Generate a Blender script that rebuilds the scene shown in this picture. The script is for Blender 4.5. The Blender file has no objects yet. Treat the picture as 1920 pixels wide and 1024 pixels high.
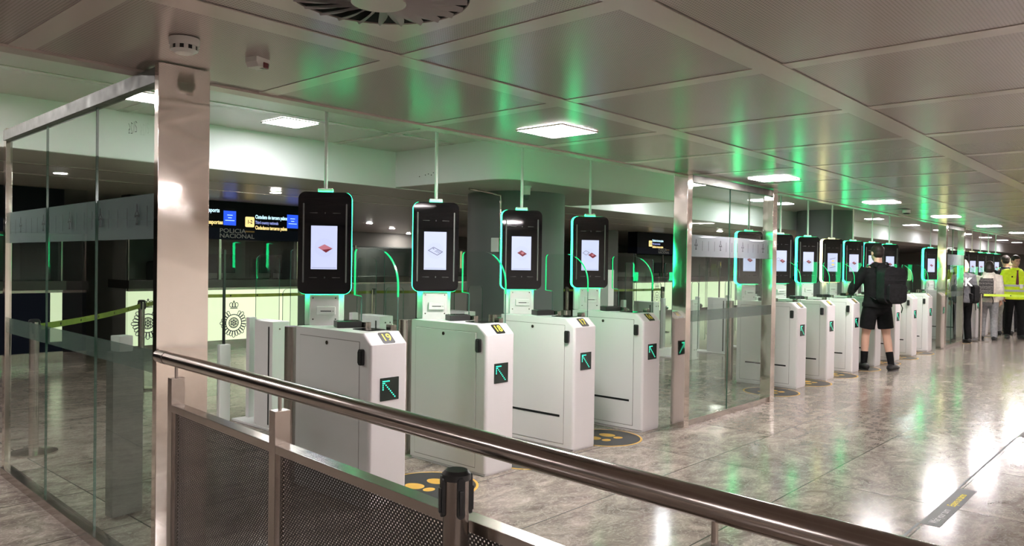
import bpy, bmesh, math, random
from mathutils import Vector, Matrix
S = bpy.context.scene
COL = S.collection
PI = math.pi
random.seed(4)

# ------------------------------------------------------------------ camera, world, exposure
CAM = Vector((-2.8766, -3.7362, 1.5103)); YAW, PITCH, ROLL, FPX = 0.83789, -0.0125, 0.01439, 1440.19
cd = bpy.data.cameras.new('camera'); cam = bpy.data.objects.new('camera', cd); COL.objects.link(cam)
cd.sensor_width = 36.0; cd.lens = FPX / 1920 * 36.0; cd.clip_start = 0.05; cd.clip_end = 200
fw = Vector((math.sin(YAW) * math.cos(PITCH), math.cos(YAW) * math.cos(PITCH), math.sin(PITCH)))
rt = Vector((math.cos(YAW), -math.sin(YAW), 0)); up = rt.cross(fw)
r2 = rt * math.cos(ROLL) + up * math.sin(ROLL); u2 = -rt * math.sin(ROLL) + up * math.cos(ROLL)
cam.matrix_world = Matrix(((r2.x, u2.x, -fw.x, CAM.x), (r2.y, u2.y, -fw.y, CAM.y), (r2.z, u2.z, -fw.z, CAM.z), (0, 0, 0, 1)))
S.camera = cam
w = bpy.data.worlds.new('world'); S.world = w; w.use_nodes = True
w.node_tree.nodes['Background'].inputs[0].default_value = (0.8, 0.85, 0.9, 1)
w.node_tree.nodes['Background'].inputs[1].default_value = 0.05
S.view_settings.view_transform = 'Standard'; S.view_settings.look = 'None'
S.view_settings.gamma = 1; S.view_settings.use_curve_mapping = False
S.view_settings.exposure = 1.42
S.cycles.use_denoising = True
S.cycles.max_bounces = 12; S.cycles.diffuse_bounces = 5; S.cycles.glossy_bounces = 5
S.cycles.transmission_bounces = 8; S.cycles.transparent_max_bounces = 48
S.cycles.sample_clamp_indirect = 6.0
S.cycles.caustics_reflective = False; S.cycles.caustics_refractive = False
LAMP = 66.0      # radiance of the ceiling panels
LED = 6.6        # radiance of the kiosk light rings
ZC, ZR, ZB = 2.39, 2.80, 2.48   # front ceiling, recess ceiling, ceiling over the booths

# ------------------------------------------------------------------ materials
def nt(name):
    m = bpy.data.materials.new(name); m.use_nodes = True
    n = m.node_tree.nodes; l = m.node_tree.links
    return m, n, l, n['Principled BSDF']
def mat(name, c, rough=.5, metal=0., emit=None, es=0., spec=.5, coat=0.):
    m, n, l, b = nt(name)
    b.inputs['Base Color'].default_value = (*c, 1); b.inputs['Roughness'].default_value = rough
    b.inputs['Metallic'].default_value = metal; b.inputs['Specular IOR Level'].default_value = spec
    b.inputs['Coat Weight'].default_value = coat
    if emit: b.inputs['Emission Color'].default_value = (*emit, 1); b.inputs['Emission Strength'].default_value = es
    return m
def math_node(n, l, op, a, b=None, c=None):
    x = n.new('ShaderNodeMath'); x.operation = op
    for i, v in enumerate((a, b, c)):
        if v is None: continue
        if isinstance(v, (int, float)): x.inputs[i].default_value = v
        else: l.new(v, x.inputs[i])
    return x.outputs[0]
def glass_mat(name, tint, gl=1.0, haze=0.0, hazec=(.5, .5, .5)):
    m, n, l, b = nt(name); n.remove(b); out = n['Material Output']
    t = n.new('ShaderNodeBsdfTransparent'); t.inputs[0].default_value = (*tint, 1)
    g = n.new('ShaderNodeBsdfGlossy'); g.inputs['Roughness'].default_value = 0.01; g.inputs[0].default_value = (.95, 1, .98, 1)
    f = n.new('ShaderNodeFresnel'); f.inputs[0].default_value = 1.45
    gb = n.new('ShaderNodeNewGeometry'); front = math_node(n, l, 'SUBTRACT', 1.0, gb.outputs['Backfacing'])
    fm = math_node(n, l, 'MULTIPLY', math_node(n, l, 'MULTIPLY', f.outputs[0], gl), front)
    x = n.new('ShaderNodeMixShader'); l.new(fm, x.inputs[0]); l.new(t.outputs[0], x.inputs[1]); l.new(g.outputs[0], x.inputs[2])
    o = x.outputs[0]
    if haze > 0:
        d = n.new('ShaderNodeBsdfDiffuse'); d.inputs[0].default_value = (*hazec, 1)
        tr = n.new('ShaderNodeBsdfTranslucent'); tr.inputs[0].default_value = (*hazec, 1)
        dm = n.new('ShaderNodeMixShader'); dm.inputs[0].default_value = .5; l.new(d.outputs[0], dm.inputs[1]); l.new(tr.outputs[0], dm.inputs[2])
        y = n.new('ShaderNodeMixShader'); y.inputs[0].default_value = haze; l.new(o, y.inputs[1]); l.new(dm.outputs[0], y.inputs[2]); o = y.outputs[0]
    l.new(o, out.inputs[0])
    return m
def steel_mat(name, c, rough, wav=0.0):
    m, n, l, b = nt(name)
    b.inputs['Base Color'].default_value = (*c, 1); b.inputs['Metallic'].default_value = 1; b.inputs['Roughness'].default_value = rough
    tc = n.new('ShaderNodeTexCoord'); no = n.new('ShaderNodeTexNoise'); no.inputs['Scale'].default_value = 3.2; no.inputs['Detail'].default_value = 1
    l.new(tc.outputs['Object'], no.inputs[0])
    if wav:
        bu = n.new('ShaderNodeBump'); bu.inputs['Strength'].default_value = wav; bu.inputs['Distance'].default_value = .05
        l.new(no.outputs[0], bu.inputs['Height']); l.new(bu.outputs[0], b.inputs['Normal'])
    n2 = n.new('ShaderNodeTexNoise'); n2.inputs['Scale'].default_value = 14; l.new(tc.outputs['Object'], n2.inputs[0])
    mr = n.new('ShaderNodeMapRange'); mr.inputs['To Min'].default_value = rough * .7; mr.inputs['To Max'].default_value = rough * 1.5
    l.new(n2.outputs[0], mr.inputs[0]); l.new(mr.outputs[0], b.inputs['Roughness'])
    return m
def floor_mat():
    m, n, l, b = nt('polished_stone')
    tc = n.new('ShaderNodeTexCoord'); sp = n.new('ShaderNodeSeparateXYZ'); l.new(tc.outputs['Object'], sp.inputs[0])
    M = lambda op, a, bb=None, c=None: math_node(n, l, op, a, bb, c)
    u = M('DIVIDE', M('SUBTRACT', sp.outputs[0], 1.39), 1.21); v = M('DIVIDE', M('ADD', sp.outputs[1], .88), .825)
    fu = M('FRACT', u); fv = M('FRACT', v)
    du = M('MULTIPLY', M('MINIMUM', fu, M('SUBTRACT', 1.0, fu)), 1.21); dv = M('MULTIPLY', M('MINIMUM', fv, M('SUBTRACT', 1.0, fv)), .825)
    joint = M('LESS_THAN', M('MINIMUM', du, dv), .0045)
    cb = n.new('ShaderNodeCombineXYZ'); l.new(M('FLOOR', u), cb.inputs[0]); l.new(M('FLOOR', v), cb.inputs[1])
    wn = n.new('ShaderNodeTexWhiteNoise'); wn.noise_dimensions = '3D'; l.new(cb.outputs[0], wn.inputs[0])
    off = n.new('ShaderNodeVectorMath'); off.operation = 'MULTIPLY_ADD'; l.new(wn.outputs['Color'], off.inputs[0]); off.inputs[1].default_value = (9, 9, 9); l.new(tc.outputs['Object'], off.inputs[2])
    mp = n.new('ShaderNodeMapping'); mp.inputs['Rotation'].default_value = (0, 0, .35); mp.inputs['Scale'].default_value = (1.0, 1.55, 1); l.new(off.outputs[0], mp.inputs[0])
    n1 = n.new('ShaderNodeTexNoise'); n1.inputs['Scale'].default_value = 2.6; n1.inputs['Detail'].default_value = 9; n1.inputs['Roughness'].default_value = .68; n1.inputs['Distortion'].default_value = 1.4; l.new(mp.outputs[0], n1.inputs[0])
    r = n.new('ShaderNodeValToRGB'); l.new(n1.outputs[0], r.inputs[0]); e = r.color_ramp
    e.elements[0].position = .30; e.elements[0].color = (.105, .083, .070, 1); e.elements[1].position = .74; e.elements[1].color = (.44, .385, .34, 1)
    k = e.elements.new(.5); k.color = (.235, .195, .166, 1); k = e.elements.new(.60); k.color = (.31, .262, .225, 1)
    n2 = n.new('ShaderNodeTexNoise'); n2.inputs['Scale'].default_value = 7; n2.inputs['Detail'].default_value = 6; n2.inputs['Distortion'].default_value = 2.2; l.new(mp.outputs[0], n2.inputs[0])
    vein = M('SUBTRACT', 1.0, M('MINIMUM', 1.0, M('MULTIPLY', M('ABSOLUTE', M('SUBTRACT', n2.outputs[0], .5)), 26.0)))
    mx = n.new('ShaderNodeMixRGB'); l.new(M('MULTIPLY', vein, .35), mx.inputs[0]); l.new(r.outputs[0], mx.inputs[1]); mx.inputs[2].default_value = (.55, .51, .45, 1)
    n3 = n.new('ShaderNodeTexNoise'); n3.inputs['Scale'].default_value = 60; n3.inputs['Detail'].default_value = 3; l.new(mp.outputs[0], n3.inputs[0])
    tv = M('ADD', M('MULTIPLY', wn.outputs['Value'], .22), M('ADD', .62, M('MULTIPLY', n3.outputs[0], .5)))
    m2 = n.new('ShaderNodeVectorMath'); m2.operation = 'SCALE'; l.new(mx.outputs[0], m2.inputs[0]); l.new(tv, m2.inputs['Scale'])
    m3 = n.new('ShaderNodeMixRGB'); l.new(joint, m3.inputs[0]); l.new(m2.outputs[0], m3.inputs[1]); m3.inputs[2].default_value = (.045, .04, .035, 1)
    l.new(m3.outputs[0], b.inputs['Base Color'])
    b.inputs['Roughness'].default_value = .16; b.inputs['Specular IOR Level'].default_value = .40
    rr = n.new('ShaderNodeMapRange'); rr.inputs['To Min'].default_value = .11; rr.inputs['To Max'].default_value = .23; l.new(n2.outputs[0], rr.inputs[0]); l.new(rr.outputs[0], b.inputs['Roughness'])
    return m
def perforated_ceiling():
    m, n, l, b = nt('perforated_ceiling_panel')
    tc = n.new('ShaderNodeTexCoord'); sp = n.new('ShaderNodeSeparateXYZ'); l.new(tc.outputs['Object'], sp.inputs[0])
    M = lambda op, a, bb=None: math_node(n, l, op, a, bb)
    fx = M('SUBTRACT', M('FRACT', M('MULTIPLY', sp.outputs[0], 80.0)), .5); fy = M('SUBTRACT', M('FRACT', M('MULTIPLY', sp.outputs[1], 80.0)), .5)
    d = M('SQRT', M('ADD', M('MULTIPLY', fx, fx), M('MULTIPLY', fy, fy)))
    hole = M('LESS_THAN', d, .24)
    mx = n.new('ShaderNodeMixRGB'); l.new(hole, mx.inputs[0]); mx.inputs[1].default_value = (.43, .362, .34, 1); mx.inputs[2].default_value = (.21, .18, .165, 1)
    l.new(mx.outputs[0], b.inputs['Base Color']); b.inputs['Roughness'].default_value = .24; b.inputs['Specular IOR Level'].default_value = .48
    return m
def perforated_steel():
    m, n, l, b = nt('perforated_steel'); out = n['Material Output']
    tc = n.new('ShaderNodeTexCoord'); sp = n.new('ShaderNodeSeparateXYZ'); l.new(tc.outputs['Object'], sp.inputs[0])
    M = lambda op, a, bb=None: math_node(n, l, op, a, bb)
    v = M('DIVIDE', sp.outputs[2], .0078); row = M('FLOOR', v); sh = M('MULTIPLY', M('MODULO', row, 2.0), .5)
    fy = M('SUBTRACT', M('FRACT', v), .5); fx = M('SUBTRACT', M('FRACT', M('ADD', M('DIVIDE', sp.outputs[1], .0150), sh)), .5)
    d = M('SQRT', M('ADD', M('POWER', M('MULTIPLY', fx, .0150), 2.0), M('POWER', M('MULTIPLY', fy, .0078), 2.0)))
    hole = M('LESS_THAN', d, .0025)
    b.inputs['Base Color'].default_value = (.045, .037, .033, 1); b.inputs['Metallic'].default_value = .4; b.inputs['Roughness'].default_value = .5
    t = n.new('ShaderNodeBsdfTransparent'); x = n.new('ShaderNodeMixShader'); l.new(hole, x.inputs[0]); l.new(b.outputs[0], x.inputs[1]); l.new(t.outputs[0], x.inputs[2]); l.new(x.outputs[0], out.inputs[0])
    return m
def woven(name, c1, c2, scale=30, rough=.85):
    m, n, l, b = nt(name)
    tc = n.new('ShaderNodeTexCoord'); no = n.new('ShaderNodeTexNoise'); no.inputs['Scale'].default_value = scale; no.inputs['Detail'].default_value = 4; l.new(tc.outputs['Object'], no.inputs[0])
    r = n.new('ShaderNodeValToRGB'); r.color_ramp.elements[0].position = .35; r.color_ramp.elements[1].position = .65
    r.color_ramp.elements[0].color = (*c1, 1); r.color_ramp.elements[1].color = (*c2, 1); l.new(no.outputs[0], r.inputs[0]); l.new(r.outputs[0], b.inputs['Base Color'])
    b.inputs['Roughness'].default_value = rough; b.inputs['Specular IOR Level'].default_value = .2
    bu = n.new('ShaderNodeBump'); bu.inputs['Strength'].default_value = .25; bu.inputs['Distance'].default_value = .01; l.new(no.outputs[0], bu.inputs['Height']); l.new(bu.outputs[0], b.inputs['Normal'])
    return m
M_FLOOR = floor_mat(); M_PERF = perforated_ceiling(); M_PSTEEL = perforated_steel()
M_BAND = mat('ceiling_band', (.58, .51, .47), .24, spec=.6)
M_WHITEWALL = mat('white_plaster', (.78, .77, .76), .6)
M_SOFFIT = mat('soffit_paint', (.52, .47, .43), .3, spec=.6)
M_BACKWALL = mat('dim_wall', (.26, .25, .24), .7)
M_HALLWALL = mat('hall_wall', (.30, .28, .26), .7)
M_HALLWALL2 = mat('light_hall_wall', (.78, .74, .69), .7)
M_COLUMN = mat('grey_column_paint', (.135, .14, .14), .55)
M_STEEL = steel_mat('polished_steel', (.80, .735, .67), .07, .10)
M_SATIN = steel_mat('satin_steel', (.17, .175, .16), .55)
M_STEEL2 = steel_mat('brushed_steel', (.50, .45, .41), .2)
M_STEELD = steel_mat('dark_steel', (.30, .265, .24), .2)
M_RAIL = steel_mat('tube_steel', (.42, .365, .33), .17)
M_WHITE = mat('white_powder_coat', (.66, .635, .635), .38)
M_WHITE2 = mat('white_plastic', (.7, .7, .68), .35)
M_BLACKG = mat('black_glass', (.004, .004, .005), .03, spec=.5)
M_BLACK = mat('black_plastic', (.012, .012, .012), .35)
M_BLACKM = mat('black_matt', (.012, .012, .013), .8, spec=.2)
M_GAP = mat('gap_line', (.17, .16, .15), .7)
M_GREYLED = mat('unlit_light_bar', (.10, .105, .10), .5)
M_SCREEN = mat('lit_screen', (.1, .1, .1), .2, emit=(.56, .61, .88), es=0.412)
M_SCREEN2 = mat('screen_circle', (.1, .1, .1), .2, emit=(.535, .585, .845), es=0.412)
M_DISP = mat('maroon_icon', (.03, .005, .005), .5, emit=(.17, .018, .03), es=0.392)
M_DISPL = mat('pink_icon', (.05, .03, .03), .5, emit=(.52, .17, .22), es=0.392)
M_DISPD = mat('dark_icon', (.05, .04, .05), .3, emit=(.10, .07, .10), es=0.392)
M_DISPG = mat('grey_icon_line', (.03, .03, .04), .5, emit=(.06, .065, .13), es=0.392)
M_DISPY = mat('amber_icon', (.4, .25, .05), .3, emit=(.85, .55, .22), es=0.392)
M_LED = mat('green_light_ring', (.1, .5, .3), .4, emit=(.012, 1.0, .30), es=LED)
M_LEDY = mat('warm_light_ring', (.5, .5, .3), .4, emit=(1.0, .92, .42), es=LED * .55)
M_LEDW = mat('white_light_bar', (.5, .5, .5), .4, emit=(1, 1, .92), es=LED * .6)
M_EDGE = mat('edge_glow_paint', (.01, .2, .1), .2, emit=(.004, .8, .19), es=.34)  # emission painted on the edge, standing in for monitor glow caught in the glass
M_GEDGE = mat('glass_edge', (.03, .10, .07), .12, spec=.8)
M_DOT = mat('green_led_dot', (0, .3, .2), .3, emit=(.05, .95, .55), es=.7)
M_DOTOFF = mat('unlit_led_panel', (.008, .016, .012), .25)
M_YELLOW = mat('yellow_print', (.80, .66, .05), .5)
M_DISCY = mat('floor_yellow', (.62, .36, .06), .45)
M_DISCB = mat('floor_black_vinyl', (.028, .029, .032), .4)
M_LAMP = mat('lit_diffuser', (.8, .8, .8), .5, emit=(1, .93, .93), es=LAMP)
M_LAMPN = mat('hall_fill_diffuser_dim', (.8, .8, .8), .5, emit=(1, .93, .93), es=LAMP * .22)
M_LAMPF = mat('hall_fill_diffuser', (.8, .8, .8), .5, emit=(1, .93, .93), es=LAMP * 1.9)
M_LAMPR = mat('lit_recess_diffuser', (.8, .8, .8), .5, emit=(.95, .96, 1.0), es=LAMP * .38)
M_DOWN = mat('lit_downlight', (.8, .8, .8), .5, emit=(1, .93, .86), es=240)
M_GLASS = glass_mat('clear_glass', (.90, .945, .92))
M_GLASSW = glass_mat('wing_glass', (.93, .965, .945), .8)
M_GLASSD = glass_mat('booth_glass', (.74, .79, .79), 1.0)
M_FROST = glass_mat('frosted_film', (.85, .9, .9), .6, .52, (.34, .345, .37))
M_FROST2 = glass_mat('thin_frosted_film', (.9, .93, .91), .6, .42, (.20, .225, .215))
M_ETCH = mat('etched_line', (.03, .035, .035), .4)
M_SIGNB = mat('sign_black', (.004, .004, .007), .6, spec=.15)
M_SIGNBLUE = mat('sign_navy', (.006, .008, .022), .6, spec=.15)
M_TW = mat('sign_white_text', (.5, .6, .7), .4, emit=(.55, .85, 1.0), es=0.471)
M_TL = mat('sign_lilac_text', (.3, .3, .5), .4, emit=(.28, .33, .75), es=0.431)
M_TY = mat('sign_yellow_text', (.6, .5, .2), .4, emit=(1.0, .72, .28), es=0.431)
M_BLUE = mat('sign_blue_icon', (.02, .06, .5), .4, emit=(.02, .09, .85), es=0.431)
M_GREYTXT = mat('grey_letters', (.34, .34, .34), .4)
M_FLAG = mat('ochre_stripe', (.35, .2, .05), .4)
M_LITPANEL = mat('backlit_cream_panel', (.7, .75, .6), .4, emit=(.83, .92, .60), es=0.361)
M_LITDIM = mat('pale_panel', (.42, .42, .40), .4)
M_CREST = mat('crest_navy', (.02, .025, .06), .5)
M_COUNTER = mat('dark_counter', (.04, .036, .033), .25)
M_BELT = woven('olive_belt', (.20, .26, .045), (.26, .34, .05), 8, .6)
M_BELTL = woven('lime_belt', (.40, .55, .06), (.46, .62, .06), 8, .6)
M_RED = mat('red_lens', (.10, .008, .012), .15)
M_SKIN = mat('skin', (.42, .24, .17), .5)
M_SKIN2 = mat('skin_pale', (.50, .30, .22), .5)
M_HAIRB = woven('dark_hair', (.010, .008, .007), (.025, .018, .014), 60, .55)
M_HAIRY = woven('fair_hair', (.42, .33, .20), (.62, .54, .40), 60, .5)
M_CBLACK = woven('black_cloth', (.0025, .0025, .003), (.006, .006, .0065), 20)
M_CBLACK2 = woven('black_nylon', (.004, .004, .0045), (.010, .010, .011), 25, .55)
M_CGREY = woven('grey_cloth', (.075, .075, .08), (.11, .11, .115), 25)
M_CBEIGE = woven('beige_fleece', (.50, .46, .40), (.62, .57, .50), 25)
M_JEANS = woven('pale_trousers', (.22, .22, .23), (.30, .30, .31), 25)
M_HIVIS = woven('hivis_cloth', (.50, .68, .02), (.60, .80, .03), 15, .7)
M_REFL = mat('reflective_tape', (.38, .40, .42), .35)
M_PATT = woven('speckled_nylon', (.01, .01, .01), (.16, .15, .14), 70)
M_TIE = mat('maroon_tie', (.10, .008, .02), .6)
M_SHOE = mat('black_shoe', (.01, .01, .01), .5)
M_SOLE = mat('pale_sole', (.4, .4, .38), .6)
M_KHAKI = woven('khaki_cloth', (.26, .22, .16), (.34, .29, .21), 25)

# ------------------------------------------------------------------ mesh helpers
def finish(name, bm, m, parent=None, smooth=True):
    me = bpy.data.meshes.new(name)
    bmesh.ops.recalc_face_normals(bm, faces=bm.faces)
    bm.to_mesh(me); bm.free()
    for mm in (m if isinstance(m, (list, tuple)) else [m]): me.materials.append(mm)
    o = bpy.data.objects.new(name, me); COL.objects.link(o)
    if parent is not None: o.parent = parent
    if smooth:
        for p in me.polygons: p.use_smooth = True
        me.set_sharp_from_angle(angle=math.radians(27)); md = o.modifiers.new('weighted_normal', 'WEIGHTED_NORMAL'); md.keep_sharp = True; md.weight = 80
    return o
def thing(name, label, cat, loc=(0, 0, 0), rz=0., group=None):
    o = bpy.data.objects.new(name, None); COL.objects.link(o); o.empty_display_size = .1
    o.location = loc; o.rotation_euler = (0, 0, rz); o['label'] = label; o['category'] = cat
    if group: o['group'] = group
    return o
def tag(o, label, cat, group=None, kind=None):
    o['label'] = label; o['category'] = cat
    if group: o['group'] = group
    if kind: o['kind'] = kind
    return o
def struct(o, kind='structure'): o['kind'] = kind; return o
def B(): return bmesh.new()
def bx(bm, x0, x1, y0, y1, z0, z1, bev=0., seg=2, M=None):
    r = bmesh.ops.create_cube(bm, size=1)
    vs = r['verts']
    bmesh.ops.scale(bm, vec=(x1 - x0, y1 - y0, z1 - z0), verts=vs)
    bmesh.ops.translate(bm, vec=((x0 + x1) / 2, (y0 + y1) / 2, (z0 + z1) / 2), verts=vs)
    if bev > 0:
        es = list({e for v in vs for e in v.link_edges})
        rr = bmesh.ops.bevel(bm, geom=es, offset=bev, segments=seg, affect='EDGES', profile=.5)
        vs = list({v for f in rr['faces'] for v in f.verts} | {v for v in vs if v.is_valid})
    if M is not None: bmesh.ops.transform(bm, matrix=M, verts=vs)
    return vs
def cyl(bm, p0, p1, r, n=16, r1=None, cap=True):
    p0 = Vector(p0); p1 = Vector(p1); d = p1 - p0
    q = d.to_track_quat('Z', 'Y').to_matrix().to_4x4()
    m = Matrix.Translation((p0 + p1) / 2) @ q
    return bmesh.ops.create_cone(bm, cap_ends=cap, segments=n, radius1=r, radius2=(r if r1 is None else r1), depth=d.length, matrix=m)['verts']
def prism(bm, pts, axis, a, b, M=None):
    """closed outline pts (2D) extruded along an axis from a to b; axis x: pts are (y,z); y: (x,z); z: (x,y)"""
    def mk(p, t): return {'x': (t, p[0], p[1]), 'y': (p[0], t, p[1]), 'z': (p[0], p[1], t)}[axis]
    v0 = [bm.verts.new(mk(p, a)) for p in pts]; v1 = [bm.verts.new(mk(p, b)) for p in pts]
    bm.faces.new(v0); bm.faces.new(v1[::-1])
    n = len(pts)
    for i in range(n): bm.faces.new((v0[i], v1[i], v1[(i + 1) % n], v0[(i + 1) % n]))
    if M is not None: bmesh.ops.transform(bm, matrix=M, verts=v0 + v1)
    return v0 + v1
def rrect(x0, x1, y0, y1, r, n=6):
    out = []
    for cx, cy, a in ((x1 - r, y0 + r, -PI / 2), (x1 - r, y1 - r, 0), (x0 + r, y1 - r, PI / 2), (x0 + r, y0 + r, PI)):
        for i in range(n + 1): t = a + PI / 2 * i / n; out.append((cx + r * math.cos(t), cy + r * math.sin(t)))
    return out
def ribbon(bm, pts, wd, M=None, th=.001, closed=False):
    """thin raised stroke along 2D points in the local xy plane"""
    vs = []
    n = len(pts)
    for i in range(n if closed else n - 1):
        a = Vector(pts[i]); b = Vector(pts[(i + 1) % n]); d = b - a
        if d.length < 1e-6: continue
        nn = Vector((-d.y, d.x)).normalized() * wd / 2; e = d.normalized() * wd * .3
        q = [a - e + nn, b + e + nn, b + e - nn, a - e - nn]
        v = [bm.verts.new((p.x, p.y, th)) for p in q]; bm.faces.new(v); vs += v
    if M is not None: bmesh.ops.transform(bm, matrix=M, verts=vs)
def disc(bm, cx, cy, r, z, n=24, M=None):
    v = [bm.verts.new((cx + r * math.cos(2 * PI * i / n), cy + r * math.sin(2 * PI * i / n), z)) for i in range(n)]
    bm.faces.new(v)
    if M is not None: bmesh.ops.transform(bm, matrix=M, verts=v)
def poly(bm, pts, z=0, M=None):
    v = [bm.verts.new((p[0], p[1], z)) for p in pts]; bm.faces.new(v)
    if M is not None: bmesh.ops.transform(bm, matrix=M, verts=v)
def text(name, body, size, M, m, parent, align='LEFT', bold=0., sx=1., ext=.0008):
    c = bpy.data.curves.new(name, 'FONT'); c.body = body; c.size = size; c.align_x = align; c.align_y = 'CENTER'
    c.extrude = ext; c.offset = bold; c.resolution_u = 4
    t = bpy.data.objects.new(name, c); COL.objects.link(t)
    bpy.context.view_layer.update()
    me = bpy.data.meshes.new_from_object(t.evaluated_get(bpy.context.evaluated_depsgraph_get()))
    bpy.data.objects.remove(t)
    me.name = name
    me.transform(M @ Matrix.Diagonal((sx, 1, 1, 1)))
    me.materials.clear(); me.materials.append(m)
    o = bpy.data.objects.new(name, me); COL.objects.link(o); o.parent = parent
    return o
def frame(origin, xdir, ydir):
    x = Vector(xdir).normalized(); y = Vector(ydir).normalized(); z = x.cross(y)
    o = Vector(origin)
    return Matrix(((x.x, y.x, z.x, o.x), (x.y, y.y, z.y, o.y), (x.z, y.z, z.z, o.z), (0, 0, 0, 1)))
def dup(root, loc, rz=None, label=None, group=None, skip=()):
    r = root.copy(); COL.objects.link(r); r.location = loc
    if rz is not None: r.rotation_euler = (0, 0, rz)
    if label: r['label'] = label
    if group: r['group'] = group
    for ch in list(root.children):
        if ch.get('own'): continue
        c = ch.copy(); COL.objects.link(c); c.parent = r
        for g in list(ch.children):
            if g.get('own'): continue
            d = g.copy(); COL.objects.link(d); d.parent = c
    return r
def child(root, base):
    return next(c for c in root.children if c.name.split('.')[0] == base)

# ------------------------------------------------------------------ room shell
X0, X1, Y0, Y1 = -9., 46., -11., 17.
bm = B(); bx(bm, X0, X1, Y0, Y1, -.12, 0); struct(finish('floor', bm, M_FLOOR, smooth=False))
EDGE_Y = .075
bm = B(); bx(bm, X0, X1, Y0, EDGE_Y - .1, ZC, ZC + .5); struct(finish('ceiling', bm, M_PERF, smooth=False))
bm = B(); bx(bm, X0, X1, EDGE_Y, 3.38, ZR, ZR + .1); struct(finish('ceiling', bm, M_SOFFIT, smooth=False))
bm = B(); bx(bm, X0, X1, 3.42, 4.3, ZC, ZC + .42); struct(finish('ceiling', bm, M_SOFFIT, smooth=False))
bm = B(); bx(bm, X0, X1, 4.3, Y1, ZB, ZB + .1); struct(finish('ceiling', bm, M_SOFFIT, smooth=False))
# white upstand closing the recess at the back
bm = B(); bx(bm, X0, X1, 3.36, 3.42, ZC - .012, ZR); struct(finish('wall_recess', bm, M_WHITEWALL, smooth=False))
# island soffit round the column, front left corner rounded
bm = B(); cr = .28; pts = [(2.93, 3.36)] + [(2.93 + cr - cr * math.cos(t), 1.6 + cr - cr * math.sin(t)) for t in [PI / 2 * i / 8 for i in range(9)]] + [(6.42, 1.6), (6.3, 3.36)]
prism(bm, pts, 'z', ZC, ZR); struct(finish('wall_island', bm, M_WHITEWALL))
bm = B(); prism(bm, [(p[0] + (.006 if i < 3 else 0), p[1]) for i, p in enumerate(pts)], 'z', ZC - .006, ZC - .0005); struct(finish('ceiling', bm, M_SOFFIT))
bm = B()
for i, (px, py) in enumerate(((0, 0), (.10, .012), (.15, .02), (.20, .005), (.235, .028), (.29, .03))): cyl(bm, (2.932, 2.93 - px, 2.485 + py), (2.927, 2.93 - px, 2.485 + py), .006, 8)
tag(finish('drill_holes', bm, M_BLACKM), 'row of small dark drill holes in the white bulkhead wall', 'drill holes', kind='stuff')
# ceiling edge beam and bands
bm = B(); bx(bm, X0, X1, EDGE_Y - .105, EDGE_Y, ZC - .012, ZC + .5); struct(finish('trim_1', bm, M_BAND, smooth=False))
k = 2
XB = [-.72 + 1.14 * i for i in range(-6, 40)]
YB = [-1.12, -2.30, -3.48, -4.66, -5.84, -7.02]
def band(x0, x1, y0, y1, z):
    global k
    bm = B(); bx(bm, x0, x1, y0, y1, z - .004, z + .02)
    struct(finish('trim_%d' % k, bm, M_BAND, smooth=False)); k += 1
for y in YB: band(X0, X1, y - .065, y + .065, ZC - .001)
ys = [EDGE_Y - .105] + [v for y in YB for v in (y + .065, y - .065)] + [Y0]
for x in XB:
    bm = B()
    for i in range(0, len(ys) - 1, 2): bx(bm, x - .05, x + .05, ys[i + 1], ys[i], ZC - .003, ZC + .02)
    struct(finish('trim_%d' % k, bm, M_BAND, smooth=False)); k += 1
bm = B()   # dark shadow joints beside the bands
for y in YB:
    for s_ in (-1, 1): bx(bm, X0, X1, y + s_ * .068 - .003, y + s_ * .068 + .003, ZC - .0012, ZC + .01)
struct(finish('trim_%d' % k, bm, M_GAP, smooth=False)); k += 1
for y in (1.2, 2.35): band(X0, 2.9, y - .05, y + .05, ZR - .001)
for x in (-.15, 2.1): band(x - .05, x + .05, EDGE_Y, 3.36, ZR - .0005)
for y in (5.4, 6.6): band(X0, X1, y - .03, y + .03, ZB - .001)
# surrounding walls of the hall
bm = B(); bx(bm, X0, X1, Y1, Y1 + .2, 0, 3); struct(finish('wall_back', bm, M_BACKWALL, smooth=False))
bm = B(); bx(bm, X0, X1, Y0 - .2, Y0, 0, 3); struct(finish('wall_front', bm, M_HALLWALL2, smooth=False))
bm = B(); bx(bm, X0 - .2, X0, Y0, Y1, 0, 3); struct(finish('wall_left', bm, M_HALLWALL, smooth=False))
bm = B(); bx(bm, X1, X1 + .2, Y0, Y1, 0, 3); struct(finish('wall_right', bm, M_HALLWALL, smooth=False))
# round columns
bm = B(); cyl(bm, (4.47, 2.82, 0), (4.47, 2.82, ZC - .002), .62, 64); struct(finish('column', bm, M_COLUMN))
bm = B(); cyl(bm, (14.95, 2.72, 0), (14.95, 2.72, ZR - .002), .60, 64); struct(finish('column', bm, M_COLUMN))

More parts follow.
